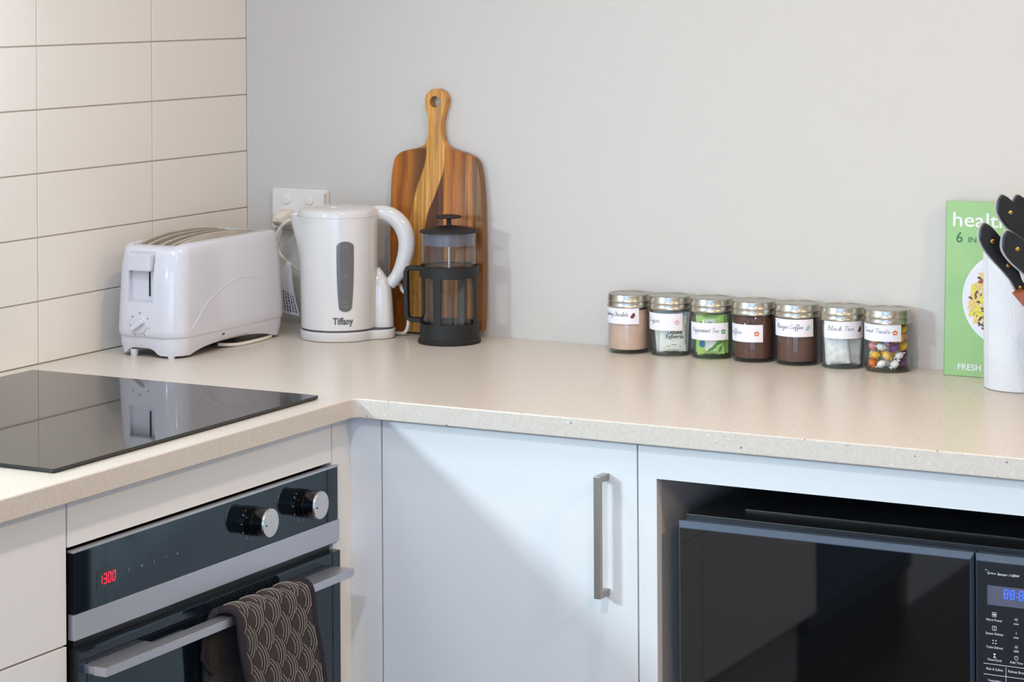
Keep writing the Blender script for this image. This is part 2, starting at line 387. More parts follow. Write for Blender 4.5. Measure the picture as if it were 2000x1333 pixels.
GL = {'a': (1.1, [[(.9, .8), (.5, 1), (.1, .6), (.2, .1), (.6, .1), (.9, .8), (.9, .2), (1.2, .1)]]),
 'c': (.95, [[(.8, .8), (.4, 1), (.1, .5), (.3, .05), (.7, .05), (1, .25)]]),
 'e': (.9, [[(.05, .3), (.6, .55), (.6, .95), (.25, .9), (.15, .3), (.5, 0), (.95, .25)]]),
 'f': (.85, [[(0, .2), (.5, 1.2), (.7, 1.9), (.45, 2), (.4, 1), (.35, -.9), (.6, -.6), (.5, .1), (.9, .3)]]),
 'g': (1, [[(.8, .8), (.4, 1), (.1, .5), (.4, .1), (.8, .8), (.75, -.5), (.4, -1), (.1, -.7), (1, .1)]]),
 'h': (1, [[(0, .2), (.5, 1.6), (.4, 2), (.25, 1.5), (.2, 0), (.4, .8), (.75, .9), (.8, .1), (1.05, .2)]]),
 'i': (.5, [[(.05, .3), (.25, 1), (.25, .1), (.5, .2)], [(.25, 1.4), (.3, 1.5)]]),
 'k': (1, [[(0, .2), (.4, 1.8), (.2, 1.6), (.2, 0), (.3, .6), (.8, 1), (.4, .5), (.9, 0), (1, .2)]]),
 'l': (.55, [[(0, .2), (.45, 1.7), (.3, 2), (.2, 1), (.3, 0), (.6, .2)]]),
 'm': (1.35, [[(0, .7), (.2, 1), (.2, 0), (.35, .8), (.6, 1), (.65, 0), (.8, .8), (1.05, 1), (1.1, .1), (1.4, .2)]]),
 'n': (1.05, [[(0, .7), (.2, 1), (.2, 0), (.4, .8), (.75, .95), (.8, .1), (1.1, .2)]]),
 'o': (.95, [[(.6, 1), (.15, .7), (.2, .1), (.6, .05), (.8, .6), (.55, 1), (1, .85)]]),
 'p': (1.05, [[(.1, .8), (.25, 1), (.2, -1), (.25, .6), (.6, 1), (.9, .6), (.6, .1), (.3, .2), (1.05, .1)]]),
 'r': (.75, [[(0, .6), (.2, 1.1), (.45, .9), (.4, .1), (.8, .2)]]),
 's': (.8, [[(.1, .3), (.5, 1.05), (.65, .4), (.3, 0), (.85, .2)]]),
 't': (.65, [[(.3, 1.7), (.25, .2), (.7, .1)], [(0, 1.15), (.65, 1.2)]]),
 'u': (1.05, [[(.1, .9), (.15, .2), (.5, .05), (.75, .9), (.8, .1), (1.1, .2)]]),
 'w': (1.2, [[(.05, .9), (.2, .1), (.55, .7), (.8, .1), (1.1, .9), (1.25, .8)]]),
 'C': (1.25, [[(1.1, 1.6), (.7, 2), (.15, 1.2), (.2, .3), (.7, 0), (1.2, .4)]]),
 'D': (1.3, [[(.3, 1.9), (.25, .1), (.8, .1), (1.2, 1), (.9, 1.8), (.1, 1.9)]]),
 'S': (1.15, [[(1, 1.7), (.6, 2), (.2, 1.5), (.8, .8), (.7, .1), (.1, .2)]]),
 'P': (1.1, [[(.3, 1.9), (.25, 0)], [(.05, 1.6), (.6, 2), (1, 1.5), (.7, .9), (.3, 1)]]),
 'T': (1.1, [[(.6, 1.9), (.5, 0)], [(0, 1.8), (1.3, 2)]]),
 'B': (1.2, [[(.3, 1.9), (.2, 0)], [(.1, 1.7), (.7, 2), (.8, 1.3), (.35, 1.05), (1, .8), (.8, 0), (.2, .1)]]),
 'G': (1.3, [[(1.1, 1.6), (.7, 2), (.15, 1.1), (.3, .1), (.9, .2), (1.1, .9), (.6, .9), (1.1, .9), (1.0, -.5), (.4, -.6)]]),
 ' ': (.6, [])}
def script_geo(txt, width, xh, pen=0.00045, shear=0.25):
    x = 0; strokes = []
    for ch in txt:
        adv, st = GL[ch]
        for p in st: strokes.append([(x + a, b) for a, b in p])
        x += adv
    sx = width / x
    V, F = [], []
    for st in strokes:
        P = cat_rom([(a * sx + b * xh * shear, b * xh, 0) for a, b in st], 4)
        k = len(V)
        for i, q in enumerate(P):
            d = P[min(i + 1, len(P) - 1)] - P[max(i - 1, 0)]
            if d.length < 1e-9: d = Vector((1, 0, 0))
            d.normalize(); n = Vector((-d.y, d.x, 0)) * pen / 2
            V += [((q + n).x - width / 2, (q + n).y - xh / 2), ((q - n).x - width / 2, (q - n).y - xh / 2)]
        for i in range(len(P) - 1): F.append((k + 2 * i, k + 2 * i + 1, k + 2 * i + 3, k + 2 * i + 2))
    return V, F
SEG = {'0': 'abcdef', '1': 'bc', '3': 'abgcd', '8': 'abcdefg'}
def seg_geo(txt, h, slant=0.08):
    V, F = [], []; x = 0; w_ = h * 0.5; t = h * 0.13
    def bar(x0, x1, y0, y1):
        k = len(V)
        for (a, b) in ((x0, y0), (x1, y0), (x1, y1), (x0, y1)): V.append((a + b * slant, b - h / 2))
        F.append((k, k + 1, k + 2, k + 3))
    for ch in txt:
        if ch == ':':
            bar(x, x + t, h * .25, h * .25 + t); bar(x, x + t, h * .65, h * .65 + t); x += h * 0.24; continue
        for sg in SEG[ch]:
            g = t * 0.25
            if sg == 'a': bar(x + g, x + w_ - g, h - t, h)
            if sg == 'd': bar(x + g, x + w_ - g, 0, t)
            if sg == 'g': bar(x + g, x + w_ - g, h / 2 - t / 2, h / 2 + t / 2)
            if sg == 'f': bar(x, x + t, h / 2 + g, h - t - g)
            if sg == 'b': bar(x + w_ - t, x + w_, h / 2 + g, h - t - g)
            if sg == 'e': bar(x, x + t, t + g, h / 2 - g)
            if sg == 'c': bar(x + w_ - t, x + w_, t + g, h / 2 - g)
        x += w_ + h * 0.16
    m_ = max(v[0] for v in V) / 2
    return [(a - m_, b) for a, b in V], F
def ring_poly(n, r, cx=0, cy=0, sx=1): return [(cx + r * sx * math.cos(2 * PI * i / n), cy + r * math.sin(2 * PI * i / n)) for i in range(n)]

# ================================================================== setting
def struct(mb, name, mats, **k): o = mb.build(name, mats, **k); o['kind'] = 'structure'; return o
RX, RY = 4.2, -5.2
struct(MB().box(-0.15, RX + .1, RY - .1, 0.1, -0.1, 0), 'floor', M['floor'], smooth=False)
struct(MB().box(-0.15, RX + .1, RY - .1, 0.1, 2.4, 2.5), 'ceiling', M['ceiling'], smooth=False)
struct(MB().box(0, RX, 0, 0.1, 0, 2.4), 'wall_back', M['wall'], smooth=False)
struct(MB().box(RX, RX + .1, RY - .1, 0.1, 0, 2.4), 'wall_right', M['wall'], smooth=False)
# left wall: painted, with a window beyond the hood, glazed tiles up to the hood
WY0, WY1, WZ0, WZ1 = -2.62, -1.98, H + 0.30, H + 0.64
mb = MB()
T0 = -0.006                                            # plaster plane behind the tiles
mb.box(-0.15, T0, RY, WY0, 0, 2.4); mb.box(-0.15, T0, WY1, 0.1, 0, 2.4)
mb.box(-0.15, T0, WY0, WY1, 0, WZ0); mb.box(-0.15, T0, WY0, WY1, WZ1, 2.4)
TW, TH, CC, H0, G = 0.302, 0.102, 0.2809, 0.0999, 0.0024
mb.box(T0, -0.0012, -1.80, 0, H - 0.03, H + H0 + 7 * TH, mi=2)
ys = [0.0 + G / 2 - .0004, -CC, -CC - TW, -CC - 2 * TW, -CC - 3 * TW, -CC - 4 * TW, -CC - 5 * TW + .01]
zs = [H + 0.0 - G / 2 + .0012] + [H + H0 + k * TH for k in range(8)]
for i in range(len(ys) - 1):
    for j in range(len(zs) - 1):
        mb.box(T0, 0.0, ys[i + 1] + G / 2, ys[i] - G / 2, zs[j] + G / 2, zs[j + 1] - G / 2, b=0.0007, seg=2, mi=1)
struct(mb, 'wall_left', [M['wall'], M['tile'], M['grout']], sharp=50)
mb = MB()
mb.box(-0.10, -0.05, WY0, WY1, WZ0, WZ0 + .04, .003); mb.box(-0.10, -0.05, WY0, WY1, WZ1 - .04, WZ1, .003)
mb.box(-0.10, -0.05, WY0, WY0 + .04, WZ0, WZ1, .003); mb.box(-0.10, -0.05, WY1 - .04, WY1, WZ0, WZ1, .003)
wf = struct(mb, 'window_1', M['white_plastic'])
o = MB().box(-0.077, -0.073, WY0 + .04, WY1 - .04, WZ0 + .04, WZ1 - .04).build('pane', M['window_glass'], wf)
# wall behind the camera with a wide glazed opening
mb = MB()
mb.box(0, 1.0, RY - .1, RY, 0, 2.4); mb.box(3.6, RX, RY - .1, RY, 0, 2.4); mb.box(1.0, 3.6, RY - .1, RY, 2.15, 2.4)
struct(mb, 'wall_front', M['wall'], smooth=False)
mb = MB()
for x in (1.0, 2.27, 3.54): mb.box(x, x + .06, RY - .08, RY - .03, 0, 2.15, .003)
mb.box(1.06, 3.54, RY - .08, RY - .03, 0, .06, .003); mb.box(1.06, 3.54, RY - .08, RY - .03, 2.09, 2.15, .003)
wf = struct(mb, 'window_2', M['white_plastic'])
MB().box(1.06, 3.54, RY - .057, RY - .053, .06, 2.09).build('pane', M['window_glass'], wf)
# short wall that closes the left run, with its skirting
struct(MB().box(-0.006, 0.55, RY, -3.15, 0, 2.4), 'wall_left_return', M['wall'], smooth=False)
struct(MB().box(0.55, 0.565, RY, -3.15, 0, 0.14, .002), 'baseboard_left', M['cabinet'])
struct(MB().box(RX - .015, RX, RY, 0, 0, .10, .002), 'baseboard_right', M['cabinet'])

# ================================================================== worktop
IX, IY, TH_ = 0.6212, -0.6255, 0.0288
r = 0.012
poly = [(0.0005, -0.0005), (2.4, -0.0005), (2.4, IY)]
for i in range(7):
    a = R(90 + 90 * i / 6)
    poly.append((IX + r + r * math.cos(a), IY - r + r * math.sin(a)))
poly += [(IX, -3.148), (0.0005, -3.148)]
wt = MB().prism(poly, H - TH_, H, b=0.0022, seg=3).build('worktop', M['stone'], sharp=50)
tag(wt, 'continuous L-shaped cream speckled stone worktop along both walls', 'worktop')

# ================================================================== cabinets
FX, FY = 0.6012, -0.6055            # cabinet faces
TOPZ = H - TH_ - 0.004
UNDER = H - TH_ - 0.0006
def panel(mb, x0, x1, y0, y1, z0, z1, mi=0): return mb.box(x0, x1, y0, y1, z0, z1, 0.0008, 2, mi)
# corner unit with the single door
t = empty('corner_cabinet', (0.86, -0.55, 0), label='base cabinet in the corner with one pale door and a long bar handle', cat='cabinet')
def P(o, par):                        # parent while keeping world coordinates
    o.parent = par; o.matrix_parent_inverse = Matrix.Translation(-Vector(par.location)) if par.rotation_euler.z == 0 else par.matrix_basis.inverted()
    return o
def part(mb, name, mats, par, label=None, **k):
    o = mb.build(name, mats, **k); o.parent = par
    # par may itself be a part: gather the thing's location
    root = par
    while root.parent is not None: root = root.parent
    if par is root: o.matrix_parent_inverse = (Matrix.Translation(root.location) @ Matrix.Rotation(root.rotation_euler.z, 4, 'Z')).inverted()
    if label: o['label'] = label
    return o
Z1 = 0.15
def carcass(x0, x1, y0, y1, open_front=False):
    return MB().box(x0, x1, y0, y1, Z1, UNDER, 0.0005)
part(carcass(0.605, 1.0662, -0.586, -0.004), 'body', M['carcass'], t)
part(MB().box(FX - .0165, 0.6537, FY, FY + .017, Z1, TOPZ), 'corner_filler', M['cabinet'], t)
d = part(panel(MB(), 0.6557, 1.0662, FY, FY + .018, Z1, TOPZ), 'door', M['cabinet'], t)
mb = MB()
hx, hz0, hz1, hy = 1.0195, H - .245, H - .0765, FY - .030
mb.box(hx - .0055, hx + .0045, hy, hy + .008, hz0, hz1, .0008)
mb.box(hx - .0055, hx + .0045, hy + .007, FY + .001, hz1 - .009, hz1, .0008)
mb.box(hx - .0055, hx + .0045, hy + .007, FY + .001, hz0, hz0 + .009, .0008)
hd = mb.build('handle', M['handle_steel'], d); hd['label'] = 'slim satin nickel bar handle'
part(MB().box(0.62, 1.0662, -0.560, -0.545, 0, Z1 - .002), 'plinth', M['plinth'], t)
# microwave housing
t = empty('microwave_cabinet', (1.4, -0.55, 0), label='base cabinet with an open niche framed in pale board around the microwave', cat='cabinet')
MX0, MX1, OX0, OX1, OZ0, OZ1 = 1.0682, 1.772, 1.0962, 1.745, H - .447, H - .0775
mb = MB()
mb.box(MX0, OX0 - .0008, -0.588, -0.004, Z1, UNDER); mb.box(OX1, MX1, -0.588, -0.004, Z1, UNDER)
mb.box(OX0 - .0008, OX1, -0.588, -0.004, OZ1 + .0008, UNDER); mb.box(OX0 - .0008, OX1, -0.588, -0.004, Z1, OZ0)
mb.box(OX0 - .0008, OX1, -0.03, -0.004, OZ0, OZ1 + .0008)
part(mb, 'body', M['carcass'], t)
mb = MB()
panel(mb, MX0, OX0, FY, FY + .017, Z1, TOPZ); panel(mb, OX1, MX1, FY, FY + .017, Z1, TOPZ)
mb.box(OX0 - .001, OX1 + .001, FY + .00001, FY + .017, OZ1, TOPZ); mb.box(OX0 - .001, OX1 + .001, FY + .00001, FY + .017, Z1, OZ0)
part(mb, 'front_frame', M['cabinet'], t)
part(MB().box(MX0, MX1, -0.560, -0.545, 0, Z1 - .002), 'plinth', M['plinth'], t)
# unit to the right (only reflected / beyond the frame)
t = empty('end_cabinet', (2.08, -0.55, 0), label='base cabinet with a pale door right of the microwave niche', cat='cabinet')
part(carcass(1.7735, 2.38, -0.586, -0.004), 'body', M['carcass'], t)
part(panel(MB(), 1.7735, 2.38, FY, FY + .018, Z1, TOPZ), 'door', M['cabinet'], t)
part(MB().box(1.7735, 2.38, -0.560, -0.545, 0, Z1 - .002), 'plinth', M['plinth'], t)
# oven housing on the left run
OY0, OY1 = -1.2572, -0.6563
t = empty('oven_cabinet', (0.55, -0.95, 0), label='pale base cabinet that houses the oven under the cooktop', cat='cabinet')
mb = MB()
mb.box(0.03, 0.583, OY0 + .0005, OY0 + .0016, Z1, UNDER); mb.box(0.03, 0.583, OY1 - .002, -0.6085, Z1, UNDER)
mb.box(0.03, 0.583, OY0, OY1, Z1, Z1 + .03); mb.box(0.01, 0.03, OY0, -0.6085, Z1, UNDER)
part(mb, 'body', M['carcass'], t)
part(panel(MB(), FX - .018, FX, OY0 + .001, OY1 - .001, H - .0895, TOPZ), 'top_panel', M['cabinet'], t)
part(MB().box(FX - .017, FX, OY1 + .001, FY - .0003, Z1, TOPZ), 'side_filler', M['cabinet'], t)
part(panel(MB(), FX - .018, FX, OY0 + .001, OY1 - .001, Z1, Z1 + .045), 'bottom_panel', M['cabinet'], t)
part(MB().box(0.540, 0.555, OY0, -0.57, 0, Z1 - .002), 'plinth', M['plinth'], t)
# drawer units
for n_, (ya, yb) in enumerate(((-1.858, -1.2582), (-2.46, -1.8595))):
    t = empty('drawer_cabinet', (0.55, (ya + yb) / 2, 0), label=('pale handleless drawer cabinet left of the oven', 'pale drawer cabinet furthest along the left run, seen only in reflections')[n_], cat='cabinet')
    part(MB().box(0.01, 0.583, ya, yb, Z1, UNDER), 'body', M['carcass'], t)
    for (za, zb) in ((H - .2078, TOPZ), (H - .46, H - .2103), (Z1, H - .4625)):
        part(panel(MB(), FX - .018, FX, ya + .0012, yb - .0012, za, zb), 'drawer', M['cabinet'], t)
    part(MB().box(0.540, 0.555, ya, yb, 0, Z1 - .002), 'plinth', M['plinth'], t)
t = empty('dishwasher', (0.55, -2.8, 0), label='dark dishwasher at the far end of the left run, seen only in reflections', cat='dishwasher')
part(MB().box(0.02, 0.58, -3.14, -2.465, 0.1, UNDER, .002), 'body', M['mw_body'], t)
part(MB().box(0.58, 0.605, -3.14, -2.465, 0.16, TOPZ, .003), 'door', M['oven_glass'], t)
part(MB().box(0.52, 0.54, -3.14, -2.465, 0, 0.1), 'plinth', M['matt_black'], t)

# ================================================================== cooktop
ck = empty('cooktop', (0.3154, -0.957, H), label='black glass ceramic cooktop set on the cream worktop', cat='cooktop')
cx0, cx1, cy0, cy1 = 0.0505, 0.5802, -1.2565, -0.6577
part(MB().box(cx0 + .003, cx1 - .003, cy0 + .003, cy1 - .003, H, H + .0016), 'seal', M['matt_black'], ck)
part(MB().prism(rrect(cx1 - cx0, cy1 - cy0, .003, 3, (cx0 + cx1) / 2, (cy0 + cy1) / 2), H + .0012, H + .0058, b=.0006, seg=2, mi=0), 'glass_top', M['black_glass'], ck)
mb = MB()
for k in range(2): mb.box(cx1 - .046 - k * .006, cx1 - .0455 - k * .006, cy0 + .06, cy0 + .20, H + .0058, H + .0059)
part(mb, 'control_marks', M['soft_print'], ck)

# ================================================================== oven
ov = empty('oven', (0.6, -0.955, 0.2), label='built-in black glass and stainless oven under the cooktop', cat='oven')
oy0, oy1 = -1.2545, -0.6500
ox = 0.6075
part(MB().box(0.05, 0.600, oy0 + .010, oy1 - .012, Z1 + .05, H - .096, .002), 'body', M['mw_body'], ov)
part(MB().box(0.5985, ox - .001, oy0 + .002, oy1 - .002, H - .206, H - .0945), 'panel_backing', M['gloss_black'], ov)
cp = part(MB().box(ox - .002, ox, oy0 + .0035, oy1 - .001, H - .1725, H - .0965, .0005), 'control_panel', M['oven_glass'], ov)
part(MB().box(0.5985, ox + .0006, oy0, oy1 + .001, H - .0965, H - .0935, .0006), 'top_trim', M['steel'], ov)
part(MB().box(0.5985, ox + .0015, oy0 + .001, oy1 + .001, H - .2045, H - .1725, .0008), 'lower_trim', M['steel'], ov)
# clock
px = ox + .0004
def yz(y, z, x=px): return (Vector((x, y, z)), Vector((0, 1, 0)), Vector((0, 0, 1)))
mb = MB().box(ox, px - .0001, -1.196 - .012, -1.196 + .031, H - .154, H - .127)
ds = mb.build('display', M['lcd_dark'], cp)
mb = MB(); mb.add(*on_plane(seg_geo('1300', .0135), *yz(-1.187, H - .1405))); mb.build('display_digits', M['red_led'], ds) if False else mb.build('display_digits', M['red_led'], cp)
for i, y in enumerate((-1.143, -1.116, -1.090, -1.065, -1.040)):
    mb = MB()
    if i in (0, 2): mb.box(px - .0003, px, y - .0006, y + .0006, H - .1425, H - .1375)
    if i == 1: mb.prism(ring_poly(12, .0020), 0, .0002, T=Matrix.Translation((px - .0002, y, H - .1405)) @ Matrix.Rotation(PI / 2, 4, 'Y'))
    if i == 3: mb.box(px - .0003, px, y - .003, y + .003, H - .1402, H - .1396)
    if i == 4: mb.prism(ring_poly(12, .0016), 0, .0002, T=Matrix.Translation((px - .0002, y, H - .141)) @ Matrix.Rotation(PI / 2, 4, 'Y'))
    mb.build('touch_mark', M['soft_print'], cp)
TX = Matrix.Rotation(PI / 2, 4, 'Y')
for ky in (-0.8690, -0.7430):
    kz = H - .1320
    T = Matrix.Translation((ox, ky, kz)) @ TX
    k = part(MB().lathe([(0, 0), (.0198, 0), (.0202, .002), (.0200, .012), (.0192, .0125), (.0192, .029), (0, .029)], 40, T=T), 'knob', M['gloss_black'], ov)
    c_ = MB().lathe([(.0196, .0285), (.0198, .0300), (.0190, .0315), (0, .0317)], 40, T=T).build('knob_cap', M['steel_cap'], k); c_['label'] = 'turned steel knob face'
    mb = MB().lathe([(0, 0), (.0014, 0), (.0014, .0004), (0, .0004)], 12, T=Matrix.Translation((ox + .0317, ky - .011, kz - .002)) @ TX)
    mb.build('knob_mark', M['black_plastic'], k)
    mb = MB()
    for j in range(9):
        a = R(60 + j * 30); r0, r1 = .0232, .0262
        d_ = Vector((0, math.sin(a) * -1, math.cos(a)))
        p_ = Vector((0, -d_.z, d_.y)) * .0004
        o_ = Vector((ox + .0003, ky, kz))
        mb.add([o_ + d_ * r0 - p_, o_ + d_ * r1 - p_, o_ + d_ * r1 + p_, o_ + d_ * r0 + p_], [(0, 1, 2, 3)])
    mb.build('scale_marks', M['white_print'], cp)
# door
dz1 = H - .2165
dr = part(MB().box(0.600, ox + .004, oy0 + .004, oy1 - .001, Z1 + .055, dz1, .0012), 'door', M['oven_glass'], ov)
MB().box(0.599, ox + .0045, oy0 + .003, oy0 + .0055, Z1 + .055, dz1 + .0005, .0005).build('door_edge', M['black_plastic'], dr)
MB().box(ox + .004, ox + .0046, oy0 + .022, oy0 + .0222, Z1 + .06, dz1 - .016).box(ox + .004, ox + .0046, oy0 + .022, oy1 - .022, dz1 - .0165, dz1 - .016).build('door_line', M['matt_black'], dr)
mb = MB()
hz = H - .2360
mb.box(0.6260, 0.6465, -1.2400, -0.6690, hz - .0115, hz, .0008)
for (a, b_) in ((-1.2395, -1.115), (-0.782, -0.6695)): mb.box(ox + .003, 0.6256, a, b_, hz - .0105, hz - .0006, .0008)
mb.build('handle', M['steel'], dr)['label'] = 'wide flat brushed steel handle'

# ================================================================== oven cloth
def mitt():
    prof = []
    # profile in (x, z): hangs behind the bar, over the bar, down in front
    pts = [(0.6185, H - .44), (0.6190, H - .36), (0.6195, H - .28), (0.6200, H - .245), (0.6215, H - .2345), (0.6265, H - .2300), (0.636, H - .2285), (0.646, H - .2300), (0.6515, H - .2360), (0.6535, H - .246), (0.6560, H - .28), (0.6600, H - .33), (0.6640, H - .38), (0.6670, H - .44)]
    P_ = cat_rom([(a, 0, b) for a, b in pts], 10)
    L = [0]
    for i in range(1, len(P_)): L.append(L[-1] + (P_[i] - P_[i - 1]).length)
    top = L[60]
    NW = 46; W = 0.176
    V, F = [], []
    rows = []
    for i, p in enumerate(P_):
        d = P_[min(i + 1, len(P_) - 1)] - P_[max(i - 1, 0)]; d.normalize()
        n = Vector((-d.z, 0, d.x)); s = L[i]
        if i < 60: n = n
        row = []
        for j in range(NW + 1):
            u = j / NW * W
            # quilting: seams cross as a diamond lattice, the padding puffs between them
            q = 0.040
            a = ((u + (s - top) * 0.72) / q) % 1; b = ((u - (s - top) * 0.72) / q) % 1
            puff = (abs(math.sin(PI * a)) * abs(math.sin(PI * b))) ** 0.45
            e = min(u, W - u) / 0.012
            th = 0.0018 + 0.0046 * puff * min(1, e)
            drop = max(0, s - top)
            y0 = -0.9730 + 0.020 * min(1, drop / .15) - (0.022 if i < 48 else 0) * min(1, (top - s) / .05 if s < top else 0)
            y = y0 + u + 0.0015 * math.sin(s * 60)
            row.append((p, n, th, y))
        rows.append(row)
    for sgn in (1, -1):
        for row in rows:
            for (p, n, th, y) in row:
                q_ = p + n * (th if sgn > 0 else -0.0012)
                V.append((q_.x, y, q_.z))
    NR = len(rows); K = NR * (NW + 1)
    idx = lambda s_, i, j: s_ * K + i * (NW + 1) + j
    for i in range(NR - 1):
        for j in range(NW):
            F.append((idx(0, i, j), idx(0, i + 1, j), idx(0, i + 1, j + 1), idx(0, i, j + 1)))
            F.append((idx(1, i, j), idx(1, i, j + 1), idx(1, i + 1, j + 1), idx(1, i + 1, j)))
    for i in range(NR - 1):
        for j in (0, NW): F.append((idx(0, i, j), idx(0, i + 1, j), idx(1, i + 1, j), idx(1, i, j)))
    for j in range(NW):
        for i in (0, NR - 1): F.append((idx(0, i, j), idx(0, i, j + 1), idx(1, i, j + 1), idx(1, i, j)))
    return V, F, rows, L, top, W, NW
V, F, rows, L, top, W, NW = mitt()
M['quilt'] = mat('charcoal_quilted_cotton', srgb(66, 60, 58), 0.92, var=0.12, scale=700, spec=0.15, bump=0.3, bscale=900)
M['binding'] = mat('dark_cotton_binding', srgb(52, 46, 50), 0.9, var=0.1, scale=300, spec=0.15)
M['stitch'] = mat('pale_stitching', srgb(196, 186, 176), 0.8, var=0.05)
cl = empty('quilted_oven_mitt', (0.64, -0.88, H - .23), label='charcoal quilted oven mitt with pale scallop stitching hanging over the oven handle', cat='oven mitt')
part(MB().add(V, F), 'quilted_pad', M['quilt'], cl, sharp=80)
for side, j in ((0, 0), (1, NW)):
    path = []
    for i, row in enumerate(rows):
        if i % 2: continue
        p, n, th, y = row[j]; q_ = p + n * .0016; path.append((q_.x, y + (.001 if side == 0 else -.001), q_.z))
    part(MB().tube(path, .0050, 10, flat=1.0), 'edge_binding', M['binding'], cl)
# stitched scallops on the front face
def surf(u, s):
    i = 0
    while i < len(L) - 2 and L[i + 1] < s: i += 1
    t_ = (s - L[i]) / max(1e-9, L[i + 1] - L[i]); j = min(NW - 1, max(0, int(u / W * NW))); tj = u / W * NW - j
    def g(i, j): p, n, th, y = rows[i][j]; q = p + n * (th + .00035); return Vector((q.x, y, q.z))
    return g(i, j).lerp(g(i, j + 1), tj).lerp(g(i + 1, j).lerp(g(i + 1, j + 1), tj), t_)
mb = MB()
q = 0.040
smax = L[-1] - .01
for a in range(-14, 16):
    for b in range(-14, 16):
        # lattice centre of the diamond bounded by seams a, b
        uc = q * (a + b + 1) / 2; scn = top + q * (a - b) / 2 / 0.72
        hw, hh = q / 2, q / 2 / 0.72
        if uc < -hw or uc > W + hw or scn < top - .05 or scn > smax + hh: continue
        for k, off in enumerate((-.84, -.56, -.26, .06, .38)):
            pts = []
            for m_ in range(15):
                tt = -1 + 2 * m_ / 14
                # arc leaning to the right, clipped by the diamond
                uu = off + 0.52 * (1 - tt * tt); vv = tt * 0.95
                if abs(uu) + abs(vv) > 0.99: continue
                U = uc + uu * hw; S_ = scn + vv * hh
                if 0.006 < U < W - .006 and top - .03 < S_ < smax: pts.append(surf(U, S_))
            if len(pts) > 2: mb.tube(pts, .00030, 5)
part(mb, 'scallop_stitching', M['stitch'], cl)
# small hanging loop behind
mb = MB().tube([(0.6245, -0.992, H - .252), (0.6245, -1.005, H - .262), (0.6245, -1.010, H - .285), (0.6245, -0.998, H - .30), (0.6245, -.985, H - .31)], .003, 8)
part(mb, 'hanging_loop', M['binding'], cl)

# ================================================================== microwave
mw = empty('microwave', (1.4, -0.4, OZ0), label='black microwave oven standing in the cabinet niche', cat='microwave')
my = -0.600; mzt = H - .1335; mzb = OZ0 + .012
mb = MB().box(1.128, 1.652, my + .020, -0.135, mzb, H - .1265, .002)
mb.prism(rrect(.40, .30, .004, 3, 1.395, -0.385), H - .128, H - .1225, b=.0012)
for (fx, fy) in ((1.16, -.54), (1.62, -.54), (1.16, -.18), (1.62, -.18)): mb.lathe([(0, 0), (.01, 0), (.01, .014), (0, .014)], 16, c=(fx, fy, OZ0))
part(mb, 'body', M['mw_body'], mw)
def chamfer_panel(x0, x1, z0, z1, y0, dpt, c, topc):
    """door slab whose front edges slope back, broader at the top"""
    o_ = [(x0, z0), (x1, z0), (x1, z1), (x0, z1)]; i_ = [(x0 + c, z0 + c), (x1 - c, z0 + c), (x1 - c, z1 - topc), (x0 + c, z1 - topc)]
    V = [(a, y0 + dpt, b) for a, b in o_] + [(a, y0 + .006, b) for a, b in o_] + [(a, y0, b) for a, b in i_]
    F = [(3, 2, 1, 0), (8, 9, 10, 11)]
    for k in range(4):
        l = (k + 1) % 4
        F += [(k, l, l + 4, k + 4), (k + 4, l + 4, l + 8, k + 8)]
    return V, F
D0, D1 = 1.1240, 1.5405
V, F = chamfer_panel(D0, D1, mzb, mzt, my, .019, .0035, .0075)
md = part(MB().add(V, F), 'door', M['mw_bezel'], mw, smooth=False)
MB().box(D0 + .0045, D1 - .004, my - .0008, my + .002, mzb + .006, mzt - .0085, .0003).build('door_glass', M['mw_glass'], md)
V, F = chamfer_panel(1.5425, 1.652, mzb, mzt, my, .019, .0030, .0075)
cp = part(MB().add(V, F), 'control_panel', M['mw_bezel'], mw, smooth=False)
cy_ = my - .0008
MB().box(1.5460, 1.6485, cy_, my + .002, mzb + .006, mzt - .0085, .0003).build('control_face', M['mw_body'], cp)
def xz(x, z, y=cy_ - .0004): return (Vector((x, y, z)), Vector((1, 0, 0)), Vector((0, 0, 1)))
o = MB().box(1.560, 1.632, cy_ - .0003, cy_, H - .1965, H - .1715).build('display', M['lcd'], cp)
MB().add(*on_plane(seg_geo('88:88', .0125), *xz(1.5985, H - .1805, cy_ - .0006))).build('display_digits', M['blue_led'], cp)
def legend(mb_): return mb_.build('printed_legend', M['white_print'], cp)
mb = MB()
mb.add(*on_plane(script_geo('Genius'.replace('G', 'G'), .0115, .0016, .0003), *xz(1.5655, H - .1560)))
mb.add(*on_plane(text_geo('the', .0016), *xz(1.5585, H - .1520)))
mb.add(*on_plane(text_geo('Sensor 1100W', .0032, .029, 0.15, bold=.01), *xz(1.5880, H - .1560)))
rows_ = [(H - .2085, 'Micro Power', .021, '10', 'min'), (H - .2260, 'Sensor Reheat', .023, '1', 'min'), (H - .2435, 'Turbo Defrost', .022, '10', 'sec')]
legend(mb)
for z, s_, w_, a, b_ in rows_:
    legend(MB().add(*on_plane(text_geo(s_, .0031, w_), *xz(1.5690, z - .0070))))
    legend(MB().add(*on_plane(text_geo(a, .0034), *xz(1.5975, z - .003))).add(*on_plane(text_geo(b_, .0026, .0065), *xz(1.5975, z - .0085))))
for s_, x_, z_, w_ in (('Timer/Clock', 1.5690, .2665, .019), ('Add Time', 1.5975, .2665, .017), ('Melt & Soften', 1.5690, .2785, .022), ('Reheat Bread', 1.5985, .2785, .023), ('Vegetables', 1.5690, .2935, .018), ('Legumes', 1.5960, .2935, .015)):
    legend(MB().add(*on_plane(text_geo(s_, .0031, w_), *xz(x_, H - z_))))
mb = MB()
